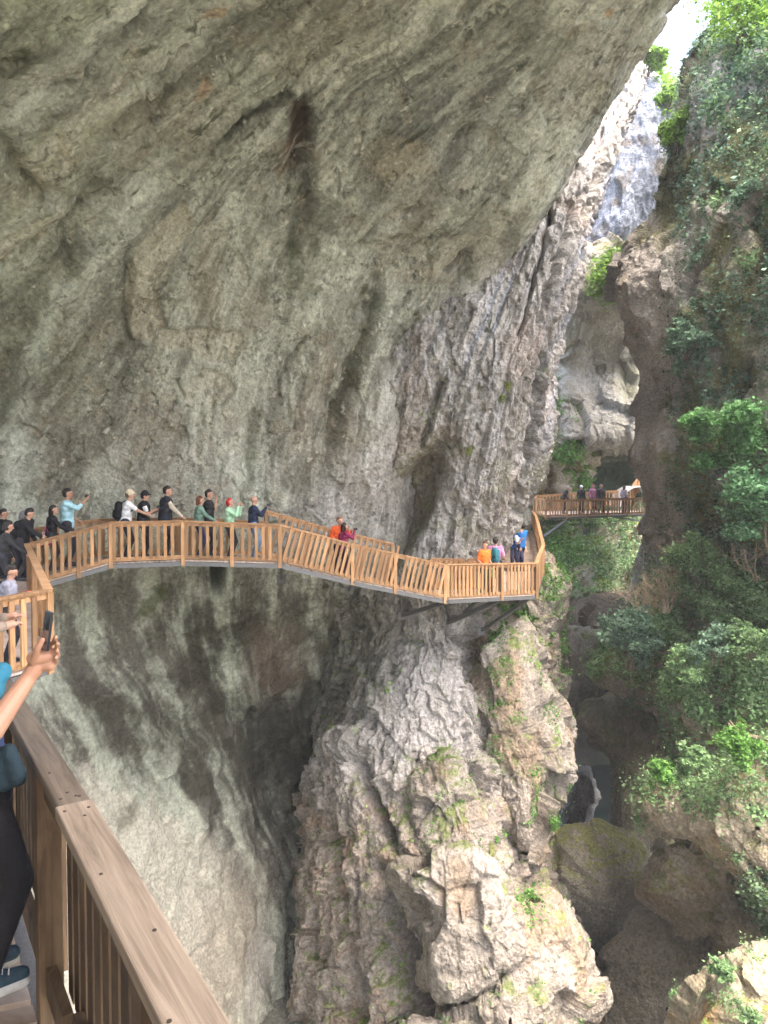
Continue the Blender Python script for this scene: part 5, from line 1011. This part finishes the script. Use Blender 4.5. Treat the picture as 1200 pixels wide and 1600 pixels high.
cover('grass', 'fresh grass beside the lower rounded foot of the pillar', 'grass', 'G3', lambda g, px, py, n: np.maximum(ell(px, py, 825, 1425, 22, 32, 0), .3*sstep(.28, .36, nz(g, 1.2, 721)+.2*n[..., 2])), 6000, .065, G_BRIGHT, .16, .06)
cover('grass', 'yellow green tufts on the pillar face', 'grass', 'B', lambda g, px, py, n: sstep(.28, .36, nz(g, 1.1, 731)+.25*n[..., 2])*(py > 560), 7000, .07, G_LIME, .15, .06)
cover('grass', 'plants on the sunlit ledge of the gorge head wall', 'grass', 'D', lambda g, px, py, n: ell(px, py, 960, 430, 30, 40, 60, .5, .4, g)*(py < 470), 8000, .2, G_LIME, .4, .2)
cover('grass', 'green fringe along the shoulder of the far blue cliff', 'grass', 'C', lambda g, px, py, n: sstep(.2, .5, n[..., 2]+.3)*sstep(100, 120, py)*sstep(200, 190, py)*sstep(1020, 1045, px), 5000, .25, G_LIME, .5, .25)
def limb_tree(name, label, cat, base, H, spread, nleaf, size, pal, trunk_r=.07, lean=(0, 0), stems=1, group=None, bare=False, crown_r=None, levels=3, shape=1.):
    t = empty(name, base, label, cat, group); m = MB(); tips = []
    def grow(p, d, L, r, lv):
        pts = [p]; q = p; n = 5
        for k in range(n):
            d = (d + Vector(rng.normal(size=3)*.16) + Vector((0, 0, .05))).normalized(); q = q + d*L/n; pts.append(q)
            if lv <= 1 and k >= 1: tips.append(q)
        m.tube(pts, [r*(1-.55*k/n) for k in range(n+1)], 6 if lv == levels else 4)
        if lv > 0:
            for k in range(4 if lv > 1 else 3):
                b = pts[rng.integers(2, n+1)]; dd = (d + Vector(rng.normal(size=3))*.75*spread).normalized(); grow(b, dd, L*rng.uniform(.5, .75), r*.5, lv-1)
    for k in range(stems):
        d = Vector((lean[0]+rng.normal()*.25*(stems > 1), lean[1]+rng.normal()*.25*(stems > 1), 1)).normalized(); grow(Vector((rng.normal()*.1*(stems > 1), 0, -.2)), d, H*.5, trunk_r, levels)
    m.build('trunk' if cat == 'tree' else 'stems', TWIG if bare else BARK, t, smooth=True)
    if not bare:
        tp = np.array([list(x) for x in tips]); c = tp[rng.integers(0, len(tp), nleaf)] + rng.normal(size=(nleaf, 3))*np.array([.16, .16, .08])*H*.35*shape
        link('crown', leaves_mesh('crown', c, size, leafcols(nleaf, *pal), .5, .6), t)
    return t
TG = 'young trees growing from the right cliff'
limb_tree('broadleaf_tree', 'bright green young tree leaning out from the middle of the right cliff', 'tree', W3(1150, 720, 25), 3.4, 1.1, 9000, .13, ((.08, .20, .06), (.16, .34, .13)), .06, (-.5, -.2), group=TG)
limb_tree('broadleaf_tree', 'pale green tree at the right edge below the leaning tree', 'tree', W3(1200, 850, 23), 2.9, 1.1, 9000, .12, ((.10, .22, .10), (.18, .36, .18)), .06, (-.35, -.2), group=TG)
limb_tree('broadleaf_tree', 'airy yellow green tree on top of the right cliff against the sky', 'tree', W3(1150, 75, 29), 4.6, 1.0, 7000, .13, G_LIME, .07, (-.02, 0), stems=4, group=TG)
limb_tree('broadleaf_tree', 'second airy tree at the top right corner', 'tree', W3(1210, 110, 28), 4.2, 1.1, 7000, .13, G_LIME, .07, (-.1, 0), stems=3, group=TG)
SG = 'shrubs on the right side of the gorge'
limb_tree('shrub', 'dark bluish green shrub at the tip of the right slope', 'shrub', W3(985, 1040, 28), 2.6, 1.3, 12000, .12, G_BLUE, .05, (-.2, -.1), stems=4, group=SG, levels=2)
limb_tree('shrub', 'green shrub spreading above the dead brush', 'shrub', W3(1110, 960, 27.5), 3.4, 1.3, 14000, .12, G_MID, .05, (-.1, -.1), stems=4, group=SG, levels=2)
limb_tree('shrub', 'green shrub behind the ivy covered ledge', 'shrub', W3(1175, 990, 26), 3.0, 1.3, 12000, .12, G_MID, .05, (-.1, -.1), stems=4, group=SG, levels=2)
limb_tree('shrub', 'round dark green shrub high on the left edge of the right cliff', 'shrub', W3(1075, 555, 28), 1.7, 1.3, 7000, .11, G_BLUE, .04, (-.4, -.3), stems=3, group=SG, levels=2)
limb_tree('shrub', 'bright shrub hanging from the cliff edge near the sky', 'shrub', W3(1060, 235, 31.5), 2.0, 1.3, 6000, .13, G_LIME, .04, (-.3, -.3), stems=3, group=SG, levels=2)
limb_tree('shrub', 'small bright shrub on the ridge of the far cliff', 'shrub', W3(1012, 115, 47), 2.3, 1.2, 3500, .2, G_LIME, .05, (0, 0), stems=3, group='shrubs far up the gorge', levels=2)
limb_tree('shrub', 'small pale shrub below the ridge of the far cliff', 'shrub', W3(1048, 165, 46), 1.5, 1.2, 2500, .18, G_LIME, .05, (0, 0), stems=3, group='shrubs far up the gorge', levels=2)
limb_tree('shrub', 'leafy plant growing on the tip of the overhanging ledge', 'shrub', W3(1045, 1215, 20.5), 1.1, 1.4, 4500, .09, G_BRIGHT, .02, (-.5, -.2), stems=5, group=SG, levels=1)
for k, (a, b, d, H_, pal_, lb) in enumerate([(1065, 1045, 23.4, 1.3, G_MID, 'ragged shrub on the left shoulder of the broad ivy ledge'), (1120, 1030, 22.8, 1.5, G_BLUE, 'loose bluish shrub on the crest of the broad ivy ledge'), (1178, 1022, 22.3, 1.4, G_MID, 'shrub on the crest of the broad ledge near the right edge'), (1090, 1200, 20.2, 1.0, G_MID, 'low shrub on top of the overhanging tan ledge'), (1160, 1180, 19.8, 1.2, G_BRIGHT, 'bright shrub on top of the overhanging ledge near the right edge'),
        (1040, 1010, 28, 1.6, G_MID, 'mid green shrub below the dead brush'), (1125, 1512, 15.9, .4, G_MID, 'small leafy plant on the crest of the bright corner ledge')]):
    limb_tree('shrub', lb, 'shrub', W3(a, b, d), H_, 1.4, 4200, .09, pal_, .025, (-.2, -.1), stems=5, group=SG, levels=2)
for (a, b, d) in [(1000, 958, 28.5), (1040, 950, 28)]:
    limb_tree('dead_shrub', 'tan dead brush between the green shrubs' + (' nearer the cliff' if a > 1000 else ' nearer the gap'), 'shrub', W3(a, b, d), 2.2, .9, 0, .1, G_MID, .03, (.25, 0), stems=9, group='dead brush', bare=True, levels=2)
limb_tree('dead_shrub', 'pale bare twigs standing in front of the right cliff', 'shrub', W3(1075, 890, 28.5), 2.2, 1.2, 0, .1, G_MID, .03, (-.2, 0), stems=3, group='dead brush', bare=True, levels=2)
limb_tree('dead_shrub', 'bare brown branches at the right edge above the shrubs', 'shrub', W3(1185, 900, 26), 2.4, 1.2, 0, .1, G_MID, .03, (-.2, 0), stems=3, group='dead brush', bare=True, levels=2)
m = MB(); m.tube([W3(1138, 1130, 22.6), W3(1150, 1143, 22.3), W3(1172, 1150, 22), W3(1210, 1158, 21.6), W3(1260, 1160, 21.5)], [.03, .05, .06, .075, .08], 8); m.tube([W3(1172, 1150, 22), W3(1150, 1138, 21.8), W3(1140, 1125, 21.6)], [.03, .02, .01], 6); m.build('fallen_branch', TWIG, None, smooth=True, label='bare tan branch lying across the ledge at the right edge', cat='branch')
for px, py, rx, nm in [(846, 582, 14, 'round yellow green grass tuft high on the right edge of the pillar'), (797, 602, 8, 'small grass tuft left of the round tuft on the pillar'), (736, 705, 8, 'lone grass tuft in the middle of the pillar face'), (785, 620, 7, 'lowest tiny tuft beside the crack in the pillar')]:
    g, nr, gx_, gy_ = SURF['B']; dd = (gx_-px)**2+(gy_-py)**2 + (np.sum(nr*(np.array([0, 0, CAMZ])-g), -1) < 0)*1e6; i = np.unravel_index(np.argmin(dd), dd.shape); n_ = 380; c = g[i]+nr[i]*.12+rng.normal(size=(n_, 3))*np.array([.6, .6, 1.1])*rx*.0065
    link('grass_tuft', leaves_mesh('grass_tuft', c, .09, leafcols(n_, (.30, .36, .10), (.48, .52, .20)), .6, .22), None, nm, 'grass tuft', 'grass tufts on the pillar')
# thin threads of falling water in the slot
mwf = plain('falling_water', (.55, .62, .62), .2, 0, 5, 0)
for px, y0, y1, d, lb in [(1015, 1240, 1330, 31, 'thin thread of falling water beside the overhanging ledge'), (897, 1060, 1210, 40, 'thin thread of water falling through the dark slot')]:
    m = MB(); m.tube([W3(px+rng.normal()*1, y, d) for y in np.linspace(y0, y1, 12)], [.012+.012*rng.random() for _ in range(12)], 5); m.build('waterfall', mwf, None, label=lb, cat='waterfall')

# ------------------------------------------------------------------ the air of the gorge
mh = bpy.data.materials.new('haze'); mh.use_nodes = True; nh = mh.node_tree
for n in list(nh.nodes): nh.nodes.remove(n)
oh = nh.nodes.new('ShaderNodeOutputMaterial'); vh = nh.nodes.new('ShaderNodeVolumePrincipled'); vh.inputs['Color'].default_value = (.93, .96, 1, 1); vh.inputs['Density'].default_value = .0009; nh.links.new(vh.outputs[0], oh.inputs['Volume'])
m = MB(); m.box((10, 25, (CAMZ-27+52)/2), (215, 245, 52-(CAMZ-27))); m.build('haze', mh, None, kind='stuff', label='thin daylight haze filling the gorge', cat='haze')
